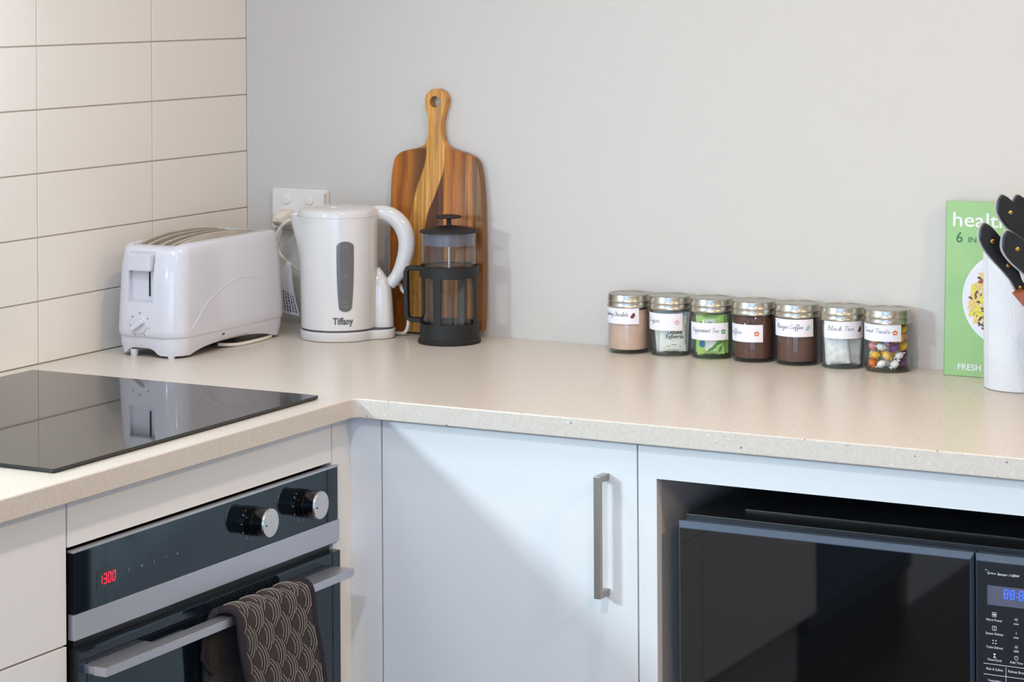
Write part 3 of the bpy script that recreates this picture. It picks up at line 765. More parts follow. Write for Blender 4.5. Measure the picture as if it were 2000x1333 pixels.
# icons
def frame(mb, x, z, s_, t_=.0005):
    for (a, b, c_, d_) in ((-s_, s_, s_ - t_, s_), (-s_, s_, -s_, -s_ + t_), (-s_, -s_ + t_, -s_, s_), (s_ - t_, s_, -s_, s_)):
        mb.box(x + a, x + b, cy_ - .0005, cy_ - .0002, z + c_, z + d_)
frame(mb, 1.569, H - .2085, .0028); mb.box(1.5675, 1.5705, cy_ - .0005, cy_ - .0002, H - .2095, H - .2075)
mb.build('button_icon', M['white_print'], cp); mb = MB()
frame(mb, 1.569, H - .2260, .0028); mb.box(1.5687, 1.5693, cy_ - .0005, cy_ - .0002, H - .2285, H - .2240)
mb.build('button_icon', M['white_print'], cp); mb = MB()
for a in (-1, 1):
    for b in (-1, 1): mb.box(1.569 + a * .0018 - .0007, 1.569 + a * .0018 + .0007, cy_ - .0005, cy_ - .0002, H - .2435 + b * .0018 - .0007, H - .2435 + b * .0018 + .0007)
mb.build('button_icon', M['white_print'], cp); mb = MB()
mb.box(1.5672, 1.5708, cy_ - .0005, cy_ - .0002, H - .2590, H - .2584); mb.box(1.5672, 1.5708, cy_ - .0005, cy_ - .0002, H - .2636, H - .2630)
mb.add([(1.5675, cy_ - .0005, H - .2590), (1.5705, cy_ - .0005, H - .2590), (1.5690, cy_ - .0005, H - .2610)], [(0, 1, 2)]); mb.add([(1.5675, cy_ - .0005, H - .2630), (1.5705, cy_ - .0005, H - .2630), (1.5690, cy_ - .0005, H - .2610)], [(0, 1, 2)])
mb.build('button_icon', M['white_print'], cp); mb = MB()
for k in range(16):
    a, b = 2 * PI * k / 16, 2 * PI * (k + 1) / 16
    c0 = (1.5975, H - .2605)
    mb.add([(c0[0] + r_ * math.cos(t_), cy_ - .0005, c0[1] + r_ * math.sin(t_)) for r_, t_ in ((.0022, a), (.0027, a), (.0027, b), (.0022, b))], [(0, 1, 2, 3)])
mb.box(1.5973, 1.5977, cy_ - .0005, cy_ - .0002, H - .2606, H - .2590)
mb.build('button_icon', M['white_print'], cp); mb = MB()
for z in (H - .2725, H - .2862, H - .3000, H - .3140): mb.box(1.5545, 1.6450, cy_ - .0005, cy_ - .0001, z, z + .0005)
for x in (1.5835,): mb.box(x, x + .0005, cy_ - .0005, cy_ - .0001, H - .3140, H - .2740)
mb.build('dividing_lines', M['white_print'], cp)

# ================================================================== toaster
TXc, TYc = 0.1130, -0.2950
ts = empty('toaster', (TXc, TYc, H), label='long white four-slice toaster standing against the tiled wall', cat='toaster')
def topz(y): return 0.1735 + 0.0215 * (1 - min(1, (abs(y - 0.005) / 0.158)) ** 2.4)
HW, HL = 0.0675, 0.1600
rings = []
def tring(z, s, rc, ins=0, follow=None):
    pts = rrect((HW - ins) * 2 * s, (HL - ins) * 2 * s, rc, 8)
    return [(x, y, z if follow is None else follow(x, y)) for x, y in pts]
for z, s in ((.034, 1.0), (.036, 1.008), (.045, 1.012), (.08, 1.0), (.12, 0.985), (.150, .97)):
    rings.append(tring(z, s, .034))
for dz, ins in ((-.018, .0015), (-.010, .0025), (-.004, .0045), (-.001, .0075), (0, .012), (0.0005, .020)):
    pts = rrect((HW - ins) * 2 * .965, (HL - ins) * 2 * .965, max(.034 - ins, .01), 8)
    rings.append([(x, y, topz(y) + dz) for x, y in pts])
# interior top: bridge straight across
body = part(MB().loft([[Vector(p) for p in r_] for r_ in rings], T=Matrix.Translation((TXc, TYc, H))), 'body', M['white_plastic'], ts)
c1 = MB().box(-.043 + TXc, .040 + TXc, -.128 + TYc, .128 + TYc, H + .135, H + .26).build('c', M['toast_metal'])
c2 = MB().box(-.0335 + TXc, .0165 + TXc, -.20 + TYc, -.1485 + TYc, H + .090, H + .1715).build('c', M['white_plastic'])
body.data.materials.clear(); 
for m_ in (M['white_plastic'],): body.data.materials.append(m_)
c1.data.materials.clear(); c1.data.materials.append(M['white_plastic']); c2.data.materials.clear(); c2.data.materials.append(M['white_plastic'])
def local_cut(o, cs):
    cut(o, cs)
local_cut(body, [c1, c2])
def gz(y, off): return H + topz(y) + off
mb = MB()
for (xa, xb) in ((-.043, -.037), (-.0285, -.0215), (-.0025, .0035), (.018, .025), (.0335, .040)):
    rg = []
    for i in range(25):
        y = -.127 + .254 * i / 24
        z = gz(y, -.0035 if abs(xa) > .03 else -.0055)
        rg.append([(TXc + xa, TYc + y, z - .03), (TXc + xb, TYc + y, z - .03), (TXc + xb, TYc + y, z), (TXc + xa, TYc + y, z)])
    mb.loft(rg)
sg = part(mb, 'slot_guides', M['toast_metal'], ts, label='bare metal slot guides')
mb = MB()
for x in (-.0325, -.012, .010, .029):
    for i in range(12):
        y = -.115 + .021 * i
        mb.tube([(TXc + x, TYc + y, gz(y, -.030)), (TXc + x, TYc + y, gz(y, -.008))], .0012, 6)
    mb.tube([(TXc + x, TYc - .124 + .248 * i / 12, gz(-.124 + .248 * i / 12, -.009)) for i in range(13)], .0011, 6)
part(mb, 'bread_wires', M['steel_x'], ts)
part(MB().box(TXc - .0425, TXc + .0395, TYc - .1275, TYc + .1275, H + .1352, H + .138), 'slot_floor', M['black_plastic'], ts)
# base skirt with arched openings
def skirt():
    n = 12; V, F = [], []
    path = rrect(HW * 2 * .985, HL * 2 * .985, .032, n)
    dense = []
    for i, p in enumerate(path):
        q_ = path[(i + 1) % len(path)]
        k = max(1, int((Vector(q_) - Vector(p)).length / .006))
        for j in range(k): dense.append((p[0] + (q_[0] - p[0]) * j / k, p[1] + (q_[1] - p[1]) * j / k))
    for (x, y) in dense:
        # arches between the corner feet
        ay = max(0, 1 - (abs(y) / .125) ** 3) if abs(x) > HW * .9 else 0
        ax = max(0, 1 - (abs(x + .012) / .036) ** 4) if abs(y) > HL * .9 else 0
        zb = .0040 + .0110 * ax + .0120 * ay
        V += [(x, y, .0345), (x * .995, y * .998, .022), (x * .94, y * .975, zb), (x * .90, y * .955, zb), (x * .92, y * .97, .0345)]
    K = len(dense)
    for i in range(K):
        j = (i + 1) % K
        for k in range(4): F.append((i * 5 + k, j * 5 + k, j * 5 + k + 1, i * 5 + k + 1))
    return V, F
V, F = skirt()
Tm = Matrix.Translation((TXc, TYc, H))
mb = MB().add(V, F, T=Tm)
part(mb, 'base_skirt', M['white_plastic'], ts, sharp=60)
part(MB().prism(rrect(HW * 1.82, HL * 1.86, .026, 6), .018, .034, T=Tm), 'underside', M['matt_black'], ts)
for (fx, fy) in ((.044, -.1475), (-.030, -.1475), (.040, .142), (-.040, .142)):
    part(MB().lathe([(0, 0), (.0050, 0), (.0062, .003), (.0070, .012), (0, .012)], 20, c=(TXc + fx, TYc + fy, H)), 'foot', M['white_plastic'], ts)
fy_ = TYc - .1485
part(MB().box(TXc - .0325, TXc + .0155, fy_ - .0005, fy_ + .0005, H + .092, H + .170), 'lever_track', M['white_plastic'], ts)
part(MB().box(TXc + .0015, TXc + .0048, fy_ - .0012, fy_ - .0003, H + .099, H + .160), 'track_slot', M['slot_dark'], ts, label='dark vertical slot')
part(MB().prism(rrect(.045, .028, .003, 4), -.010, .0085, b=.0022, T=Matrix.Translation((TXc - .0090, fy_ - .006, H + .1545)) @ Matrix.Rotation(PI / 2, 4, 'X')), 'lever', M['white_plastic'], ts)
# dial with a raised grip, its dots and two small marks
dc = (TXc - .0085, TYc - HL * 1.003 - .0002, H + .0535)
T = Matrix.Translation(dc) @ Matrix.Rotation(PI / 2, 4, 'X')
dl = part(MB().lathe([(0, -.004), (.0145, -.004), (.0148, .003), (.0140, .0045), (0, .0048)], 36, T=T), 'dial', M['white_plastic'], ts)
MB().prism(rrect(.0285, .008, .0035, 4), .004, .0125, b=.002, T=T @ Matrix.Rotation(R(33), 4, 'Z')).build('dial_grip', M['white_plastic'], dl)
mb = MB()
for a in (-60, -15, 35, 90, 140, 185, 240):
    p_ = (dc[0] + .0190 * math.cos(R(a)), dc[1] - .0001, dc[2] + .0190 * math.sin(R(a)))
    mb.lathe([(0, 0), (.0010, 0), (.0010, .0010), (0, .0010)], 10, T=Matrix.Translation(p_) @ Matrix.Rotation(PI / 2, 4, 'X'))
yf = dc[1] - .0006
mb.prism(rrect(.009, .0028, .0013, 3), 0, .0005, T=Matrix.Translation((dc[0] - .0295, yf + .0012, dc[2] - .0060)) @ Matrix.Rotation(PI / 2, 4, 'X'))
mb.tube([(dc[0] - .0275, yf + .0006, dc[2] - .0005), (dc[0] - .0235, yf + .0004, dc[2] - .0005), (dc[0] - .0225, yf + .0003, dc[2] + .0030)], .0005, 6)
part(mb, 'dial_marks', M['grey_print'], ts)
# raised swoosh along the side
sw = [(-.126, .0445), (-.112, .0560), (-.093, .0743), (-.0645, .0919), (-.031, .1050), (.004, .1137), (.037, .1144), (.073, .1080)]
pts = []
for y, z in cat_rom([(a, b, 0) for a, b in sw], 8) and [(p.x, p.y) for p in cat_rom([(a, b, 0) for a, b in sw], 8)]:
    s_ = 1.012 - (z - .045) * .032 / .08 if z < .125 else .98 - (z - .125) * .4
    s_ = 1.012 - .012 * (z - .045) / .035 if z < .08 else (1.0 - .015 * (z - .08) / .04 if z < .12 else .985 - .015 * (z - .12) / .03)
    hw = HW * s_
    pts.append((TXc + hw - .0003, TYc + y, H + z))
part(MB().tube(pts, .0011, 8), 'swoosh_rib', M['white_plastic'], ts)
part(MB().prism(rrect(.003, .007, .001, 3), 0, .0006, T=Matrix.Translation((TXc + HW * .985, TYc - .035, H + .027)) @ Matrix.Rotation(PI / 2, 4, 'Y')), 'side_mark', M['grey_print'], ts)
cordp = cat_rom([(TXc + .045, TYc - .020, H + .006), (TXc + .062, TYc + .010, H + .0032), (TXc + .066, TYc + .060, H + .0032), (TXc + .060, TYc + .11, H + .0032), (TXc + .035, TYc + .150, H + .004), (TXc + .01, TYc + .185, H + .02), (TXc - .02, TYc + .24, H + .10), (TXc - .02, TYc + .265, H + .170), (0.0925, -0.040, H + .192), (0.094, -0.030, H + .192)], 8)
part(MB().tube(cordp, .0030, 8), 'power_cord', M['cord'], ts)

# ================================================================== outlet and plugs
pt = empty('power_outlet', (0.119, -0.004, H + .205), label='white double power outlet on the back wall behind the kettle', cat='power outlet')
part(MB().prism(rrect(.117, .072, .004, 4), 0, .009, b=.002, T=Matrix.Translation((0.119, -0.0004, H + .204)) @ Matrix.Rotation(PI / 2, 4, 'X')), 'face_plate', M['outlet_plastic'], pt)
for x in (.0915, .1410):
    part(MB().lathe([(0, 0), (.0085, 0), (.0085, .003), (.0072, .0042), (0, .0046)], 28, T=Matrix.Translation((x, -0.0090, H + .2205)) @ Matrix.Rotation(PI / 2, 4, 'X')), 'switch', M['outlet_plastic'], pt)
M['pink'] = mat('pink_indicator', srgb(206, 176, 166), 0.4)
part(MB().box(.1716, .1765, -.0100, -.0093, H + .213, H + .2335, .0002), 'indicator_strip', M['pink'], pt)
def plug(x, z, name, par, par_loc=None):
    T = Matrix.Translation((x, -0.0098, z)) @ Matrix.Rotation(PI / 2, 4, 'X')
    part(MB().loft([[(a * s_, b * s_, d_) for a, b in rrect(.034, .030, .010, 5)] for d_, s_ in ((0, 1), (.018, 1), (.026, .85), (.034, .5), (.040, .28))], T=T), name, M['cord'], par)
plug(0.0935, H + .188, 'plug', ts)

# ================================================================== kettle
KX, KY = 0.2722, -0.1193
kt = empty('kettle', (KX, KY, H), rz=YAW, label='white plastic electric kettle with a grey level gauge beside the toaster', cat='kettle')
KT = Matrix.Translation((KX, KY, H)) @ Matrix.Rotation(YAW, 4, 'Z')
def kp(mb, name, m_, par=None, **k):
    o = MB(); o.v = [KT @ v for v in mb.v]; o.f = mb.f; o.m = mb.m; o.wn = mb.wn
    return part(o, name, m_, par or kt, **k)
def kring(z, r, r_spout=0.0, n=64, sharp=9.0, ry=None):
    """round body ring with a spout nose pushed out towards -x"""
    pts = []
    for i in range(n):
        a = 2 * PI * i / n
        d = abs(((a - PI + PI) % (2 * PI)) - PI)
        rr = r + r_spout * math.exp(-(d / 0.30) ** 2 * 1.0)
        # rr toward -x
        pts.append((rr * math.cos(a), rr * (ry or 1) * math.sin(a), z))
    return pts
rg = [kring(.0190, .0640), kring(.0200, .0655), kring(.04, .0657), kring(.10, .0664), kring(.125, .0668, .0002), kring(.145, .0672, .0020), kring(.165, .0676, .0060), kring(.185, .0680, .0105), kring(.2000, .0684, .0138), kring(.2090, .0684, .0150)]
kp(MB().loft(rg), 'body', M['kettle_plastic'])
rg = [kring(.2088, .0682, .000), kring(.2096, .0692, .000), kring(.2150, .0691), kring(.2195, .0680), kring(.2218, .0650), kring(.2236, .055), kring(.2252, .040), kring(.2262, .020), kring(.2265, .004)]
lid = kp(MB().loft(rg), 'lid', M['kettle_plastic'])
kp(MB().lathe([(0, .2258), (.0085, .2258), (.0078, .2282), (0, .2286)], 24, c=(-.006, -.030, -.0015)), 'lid_button', M['kettle_plastic'])
kp(MB().box(-.0785, -.069, -.006, .006, .2088, .2135, .001), 'spout_lid', M['kettle_plastic'])
# power base: disc plus lobe under the handle
def lobe(z, s, n=72):
    pts = []
    for i in range(n):
        a = 2 * PI * i / n
        x, y = .0672 * math.cos(a), .0672 * math.sin(a)
        if abs(a) < .55 or abs(a - 2 * PI) < .55: 
            x = .0672 * math.cos(.55) + (.0960 - .0672 * math.cos(.55)) * (1 - (min(a, 2 * PI - a) / .55) ** 4)
            y = y * 1.0
        pts.append((x * s, y * s, z))
    return pts
kp(MB().loft([lobe(.0008, .975), lobe(.0020, .99), lobe(.0150, 1.0), lobe(.0162, .985)]), 'power_base', M['kettle_plastic'])
kp(MB().loft([lobe(.0160, .955), lobe(.0192, .955)]), 'base_gap', M['grey_print'])
kp(MB().lathe([(0, 0), (.058, 0), (.058, .001), (0, .001)], 40), 'base_pad', M['matt_black'])
# handle
hp = cat_rom([(.046, 0, .2080), (.066, 0, .2125), (.088, 0, .2085), (.105, 0, .1940), (.1145, 0, .1730), (.1150, 0, .1480), (.107, 0, .1200), (.097, 0, .1020), (.0860, 0, .0900)], 8)
n_ = len(hp)
rad = [.0095 + .0035 * math.sin(PI * min(1, i / n_ * 1.15)) for i in range(n_)]
kp(MB().tube(hp, rad, 20, flat=1.15), 'handle', M['kettle_plastic'])
# lower housing of the handle: tapering column beside the body
rg = []
for z, x0, x1, wy in ((.0192, .050, .0930, .020), (.03, .050, .0930, .0205), (.06, .050, .0915, .020), (.085, .050, .0895, .0185), (.100, .052, .0830, .016), (.112, .055, .0755, .012), (.119, .058, .0700, .007)):
    rg.append([((x0 + x1) / 2 + (x1 - x0) / 2 * math.copysign(abs(math.cos(a)) ** .7, math.cos(a)), wy * math.copysign(abs(math.sin(a)) ** .7, math.sin(a)), z) for a in [2 * PI * i / 32 for i in range(32)]])
kp(MB().loft(rg), 'handle_housing', M['kettle_plastic'])
# level gauge on the front: tapered window wrapped on the body
def wrap(pts, r, ang, z0, T=KT):
    return [T @ Vector((r * math.cos(ang + u / r), r * math.sin(ang + u / r), z0 + v)) for u, v in pts]
GA = -PI / 2 + R(13)
def gauge_outline():
    pts = []
    for i in range(13):
        a = PI * i / 12; pts.append((.0148 * math.cos(a), .0500 + .0090 * math.sin(a)))
    for (u, v) in ((-.0148, .03), (-.0146, .01), (-.0140, -.01), (-.0130, -.03), (-.0118, -.045)): pts.append((u, v))
    for i in range(1, 12):
        a = PI + PI * i / 12; pts.append((.0112 * math.cos(a), -.0520 + .0075 * math.sin(a)))
    for (u, v) in ((.0118, -.045), (.0130, -.03), (.0140, -.01), (.0146, .01), (.0148, .03)): pts.append((u, v))
    return pts
go = gauge_outline(); kr = .0675
cen = (0, 0)
mb = MB()
inn = [(u * .86, v * .965) for u, v in go]; mid = [(u * .45, v * .9) for u, v in go]
gz0 = .1115
def kr_at(z): return .0655 + .0030 * max(0, min(1, (z - .02) / .19))
def wrapk(pts, off, ang=GA, z0=gz0):
    out = []
    for u, v in pts:
        z = z0 + v; r_ = kr_at(z) + off + .0003
        out.append(KT @ Vector((r_ * math.cos(ang + u / r_), r_ * math.sin(ang + u / r_), z)))
    return out
V = wrapk(go, -.0010) + wrapk(go, .0006) + wrapk(inn, .0009) + wrapk(mid, .0010) + wrapk([(u * .01, v * .85) for u, v in go], .0010)
K = len(go); F = []
for l in range(4):
    for i in range(K): F.append((l * K + i, l * K + (i + 1) % K, (l + 1) * K + (i + 1) % K, (l + 1) * K + i))
F.append(tuple(4 * K + i for i in range(K)))
gg = part(MB().add(V, F), 'level_gauge', M['grey_window'], kt, sharp=60)
mb = MB()
for s_, z, h_, w_ in (('MAX', .0505, .0045, .010), ('1.7', .0435, .005, .010), ('1.0L', .001, .0045, .012), ('0.5', -.0435, .005, .010), ('MIN', -.051, .004, .009)):
    g_ = text_geo(s_, h_, w_)
    part(MB().add(wrapk([(a, b + z) for a, b in g_[0]], .0014), g_[1]), 'gauge_mark', M['gauge_print'], kt)
g_ = text_geo('Tiffany', .0155, .0345, bold=.022)
part(MB().add(wrapk(g_[0], .0006, GA - R(3.4), .0345), g_[1]), 'lettering', M['grey_print'], kt)
# cords of the kettle and the paper tag
cordk = cat_rom([(0.140, -0.040, H + .190), (0.123, -0.050, H + .187), (0.107, -0.055, H + .172), (0.1025, -0.058, H + .150), (0.112, -0.060, H + .128), (0.132, -0.060, H + .112), (0.16, -0.050, H + .095), (0.24, -0.035, H + .07), (0.31, -0.045, H + .092), (0.352, -0.055, H + .0880), (0.360, -0.058, H + .0790), (0.3700, -0.060, H + .070), (0.3735, -0.060, H + .050), (0.3735, -0.060, H + .020), (0.366, -0.060, H + .006), (0.350, -.056, H + .0035), (.33, -.075, H + .006)], 8)
part(MB().tube(cordk, .0030, 8), 'power_cord', M['cord'], kt)
plug(0.1425, H + .186, 'plug', kt)
# tag: curled strip with printed lines
def tagpt(u, v):   # u across 0..1, v down 0..1
    a = Vector((0.1270, -0.0660, H + .1160)); b = Vector((0.1370, -0.0640, H + .1160))
    c_ = Vector((0.1130, -0.0760, H + .0300)); d_ = Vector((0.1560, -0.0660, H + .0220))
    p = a.lerp(b, u).lerp(c_.lerp(d_, u), v)
    p.y -= .006 * math.sin(PI * v); p.x -= .010 * math.sin(PI * v) * (1 - v) * (1 - u)
    return p
V, F = [], []
for th in (0, 1):
    for i in range(17):
        for j in range(7): V.append(tagpt(j / 6, i / 16) + Vector((0, .0004 * th, 0)))
for i in range(16):
    for j in range(6):
        k = i * 7 + j; F.append((k, k + 1, k + 8, k + 7)); k += 119; F.append((k, k + 7, k + 8, k + 1))
for i in range(16):
    for j in (0, 6): k = i * 7 + j; F.append((k, k + 7, k + 126, k + 119))
for j in range(6):
    for i in (0, 16): k = i * 7 + j; F.append((k, k + 1, k + 120, k + 119))
tg = part(MB().add(V, F), 'cord_tag', M['paper'], kt, label='white printed paper tag hanging from the cord', sharp=80)
mb = MB(); random.seed(3)
for l in range(7):
    u0 = .12 + l * .125; v = .50 + .02 * l
    while v < .93:
        dv = random.uniform(.02, .06)
        a, b = v, min(.95, v + dv)
        V = [tagpt(u0, a), tagpt(u0 + .055, a), tagpt(u0 + .055, b), tagpt(u0, b)]
        mb.add([p + Vector((0, -.0004, 0)) for p in V], [(0, 1, 2, 3)]); v = b + .015
part(mb, 'tag_print', M['grey_print'], kt)

# ================================================================== chopping board
bo = [(.4185, .375), (.4165, .355), (.4185, .340), (.4235, .328), (.433, .3205), (.455, .3155), (.475, .3100), (.487, .3015), (.4930, .287), (.4970, .255), (.4995, .227), (.502, .15), (.503, .08), (.5025, .02), (.500, .008), (.492, .0003),
      (.334, .0003), (.324, .006), (.3200, .018), (.3185, .05), (.318, .1), (.3178, .2), (.3185, .25), (.3205, .285), (.325, .302), (.335, .3110), (.350, .3160), (.372, .3195), (.384, .3250), (.390, .336), (.3915, .355), (.3905, .375), (.3865, .388)]
head = []
for i in range(13):
    a = R(198 - 216 * i / 12); head.append((.4055 + .0218 * math.cos(a), .4010 + .0218 * math.sin(a)))
def chaikin(p):
    o_ = []
    for i in range(len(p)):
        a, b = p[i], p[(i + 1) % len(p)]
        o_ += [(a[0] * .75 + b[0] * .25, a[1] * .75 + b[1] * .25), (a[0] * .25 + b[0] * .75, a[1] * .25 + b[1] * .75)]
    return o_
core = bo[:15] + bo[16:] + head[1:-1]
pl = [(x, z) for (x, z) in chaikin(chaikin(core))]
BX = 0.4100
TB = Matrix.Rotation(R(-0.8), 4, 'X') @ Matrix.Rotation(PI / 2, 4, 'X')
b_ = MB().prism([(x - BX, z) for x, z in pl], 0, .016, b=.0011, seg=2, T=Matrix.Rotation(PI / 2, 4, 'X')).build('chopping_board', M['board'])
c_ = MB().lathe([(0, -.03), (.0100, -.03), (.0100, .03), (0, .03)], 32, T=Matrix.Translation((.4040 - BX, 0, .4000)) @ Matrix.Rotation(PI / 2, 4, 'X')).build('c', M['board'])
cut(b_, [c_])
b_.location = (BX, -0.0155, H + 0.0004); b_.rotation_euler = (R(-1.9), 0, 0)
tag(b_, 'wooden paddle chopping board with a holed handle leaning on the wall behind the coffee press', 'chopping board')

# ================================================================== coffee press
PX, PY = 0.4698, -0.0855
fp = empty('coffee_press', (PX, PY, H), label='glass coffee press in a black plastic frame in front of the chopping board', cat='coffee press')
PA = math.atan2(-3.6011 - PY, 2.4982 - PX)          # bearing towards the camera
Tp = Matrix.Translation((PX, PY, H))
part(MB().lathe([(0, 0), (.0525, 0), (.0532, .002), (.0532, .0055), (.0515, .0075), (.0505, .008), (.0498, .034), (.0470, .034), (.0465, .010), (0, .010)], 64, T=Tp), 'base', M['matt_black'], fp)
part(MB().lathe([(.0492, .1110), (.0500, .1115), (.0500, .1295), (.0492, .1300), (.0474, .1300), (.0474, .1110), (.0492, .1110)], 64, T=Tp), 'ring', M['matt_black'], fp)
for k in range(4):
    a0 = PA + R(-25 + 90 * k); n_ = 8; w_ = .0135 / .0495
    rg = []
    for z in (.030, .114):
        ring_ = [(.0498 * math.cos(a0 + w_ * (i / n_ - .5)), .0498 * math.sin(a0 + w_ * (i / n_ - .5)), z) for i in range(n_ + 1)] + [(.0474 * math.cos(a0 + w_ * (.5 - i / n_)), .0474 * math.sin(a0 + w_ * (.5 - i / n_)), z) for i in range(n_ + 1)]
        rg.append(ring_)
    part(MB().loft(rg, T=Tp), 'strap', M['matt_black'], fp)
part(MB().lathe([(0, .0120), (.044, .0120), (.0462, .0150), (.0462, .1850), (.0470, .1870), (.0452, .1870), (.0446, .1845), (.0446, .0170), (.0425, .0142), (0, .0142)], 64, T=Tp), 'carafe', M['glass'], fp, label='clear glass carafe')
part(MB().lathe([(0, .1965), (.012, .1960), (.030, .1935), (.044, .1905), (.0495, .1880), (.0500, .1855), (.0478, .1852), (.0475, .1868), (0, .1868)], 64, T=Tp), 'lid', M['matt_black'], fp)
part(MB().lathe([(.0440, .1868), (.0440, .1650), (.0432, .1650), (.0432, .1868)], 48, T=Tp), 'inner_collar', M['lcd'], fp)
part(MB().lathe([(0, .195), (.0052, .195), (.0040, .199), (.0040, .2085), (.0210, .2095), (.0225, .2110), (.0215, .2130), (.008, .2150), (0, .2152)], 40, T=Tp), 'plunger_knob', M['matt_black'], fp)
part(MB().lathe([(0, .125), (.0022, .125), (.0022, .1870), (0, .1870)], 16, T=Tp), 'plunger_rod', M['steel_x'], fp)
mb = MB().lathe([(0, .1290), (.030, .1290), (.0435, .1270), (.0440, .1240), (.0435, .1230), (0, .1230)], 48, T=Tp)
mb.tube([(.0435 * math.cos(2 * PI * i / 60), .0435 * math.sin(2 * PI * i / 60), .121) for i in range(60)], .0018, 8, closed=True, T=Tp)
part(mb, 'plunger_filter', M['steel_x'], fp)
ha = PA + R(-104); hd_ = Vector((math.cos(ha), math.sin(ha), 0)); hn = Vector((-hd_.y, hd_.x, 0))
# square-cornered handle loop
lp = []
for (r_, z) in ((.048, .1235), (.056, .1240), (.0660, .1240), (.0720, .1225), (.0745, .1170), (.0745, .1000), (.0740, .0700), (.0735, .0480), (.0720, .0400), (.0670, .0370), (.056, .0365), (.048, .0365)): lp.append(Vector((0, 0, z)) + hd_ * r_)
rg = []
for i, p in enumerate(lp):
    d = (lp[min(i + 1, len(lp) - 1)] - lp[max(i - 1, 0)]).normalized(); b2 = d.cross(hn).normalized()
    rg.append([p + hn * (.0068 * a) + b2 * (.0042 * b) for a, b in ((1, -.6), (1, .6), (.6, 1), (-.6, 1), (-1, .6), (-1, -.6), (-.6, -1), (.6, -1))])
part(MB().loft(rg, T=Tp), 'handle', M['matt_black'], fp, sharp=50)

# ================================================================== jars
M['choc'] = mat('drinking_chocolate_powder', srgb(214, 178, 160), 0.95, var=0.05, scale=60)
M['coffee_dark'] = mat('instant_coffee', srgb(92, 54, 42), 0.9, var=0.25, scale=700)
M['coffee_ground'] = mat('ground_coffee', srgb(98, 64, 52), 0.95, var=0.2, scale=900)
M['sachet_white'] = mat('white_sachet_paper', srgb(244, 240, 230), 0.6, var=0.02)
M['sachet_grey'] = mat('grey_sachet_foil', srgb(205, 210, 216), 0.4, var=0.05)
M['mint_green'] = mat('lime_sachet_foil', srgb(188, 220, 120), 0.4, var=0.06)
M['leaf_green'] = mat('leaf_green_print', srgb(70, 150, 60), 0.4, var=0.06)
M['blue_print'] = mat('cyan_blue_print', srgb(20, 116, 160), 0.4, var=0.03)
M['teabag'] = mat('tea_bag_mesh', srgb(232, 229, 227), 0.8, var=0.16, scale=120)
M['red_print'] = mat('brown_red_print', srgb(120, 60, 50), 0.6, var=0.05)
M['pink_print'] = mat('pink_print', srgb(228, 170, 176), 0.6, var=0.05)
M['orange_print'] = mat('orange_print', srgb(226, 120, 60), 0.6, var=0.05)
M['pale_blue_print'] = mat('pale_blue_print', srgb(170, 196, 220), 0.6, var=0.03)
JARS = [  # x, y, radius, label angle, label bottom, text, accent material, what it holds
 (0.7852, -0.0453, .0340, -32, .049, 'Drinking Chocolate', 'red_print', 'pale brown drinking chocolate powder', 'leftmost of seven'),
 (0.8572, -0.0395, .0330, -26, .042, 'Sugar', 'pink_print', 'white and grey sugar sachets', 'second from left'),
 (0.9293, -0.0370, .0335, -11, .031, 'Peppermint Tea', 'leaf_green', 'lime green peppermint tea sachets', 'third from left'),
 (1.0035, -0.0385, .0340, -37, .033, 'Coffee', 'orange_print', 'dark brown instant coffee', 'middle of seven'),
 (1.0767, -0.0375, .0345, -14, .046, 'Plunger Coffee', 'pale_blue_print', 'brown ground coffee', 'third from right'),
 (1.1525, -0.0375, .0338, 8, .048, 'Black Tea', 'red_print', 'grey translucent tea bags', 'second from right'),
 (1.2280, -0.0395, .0360, -24, .049, 'Sweet Treats', 'orange_print', 'colourful wrapped sweets', 'nearest the cookbook')]
JH = .0965
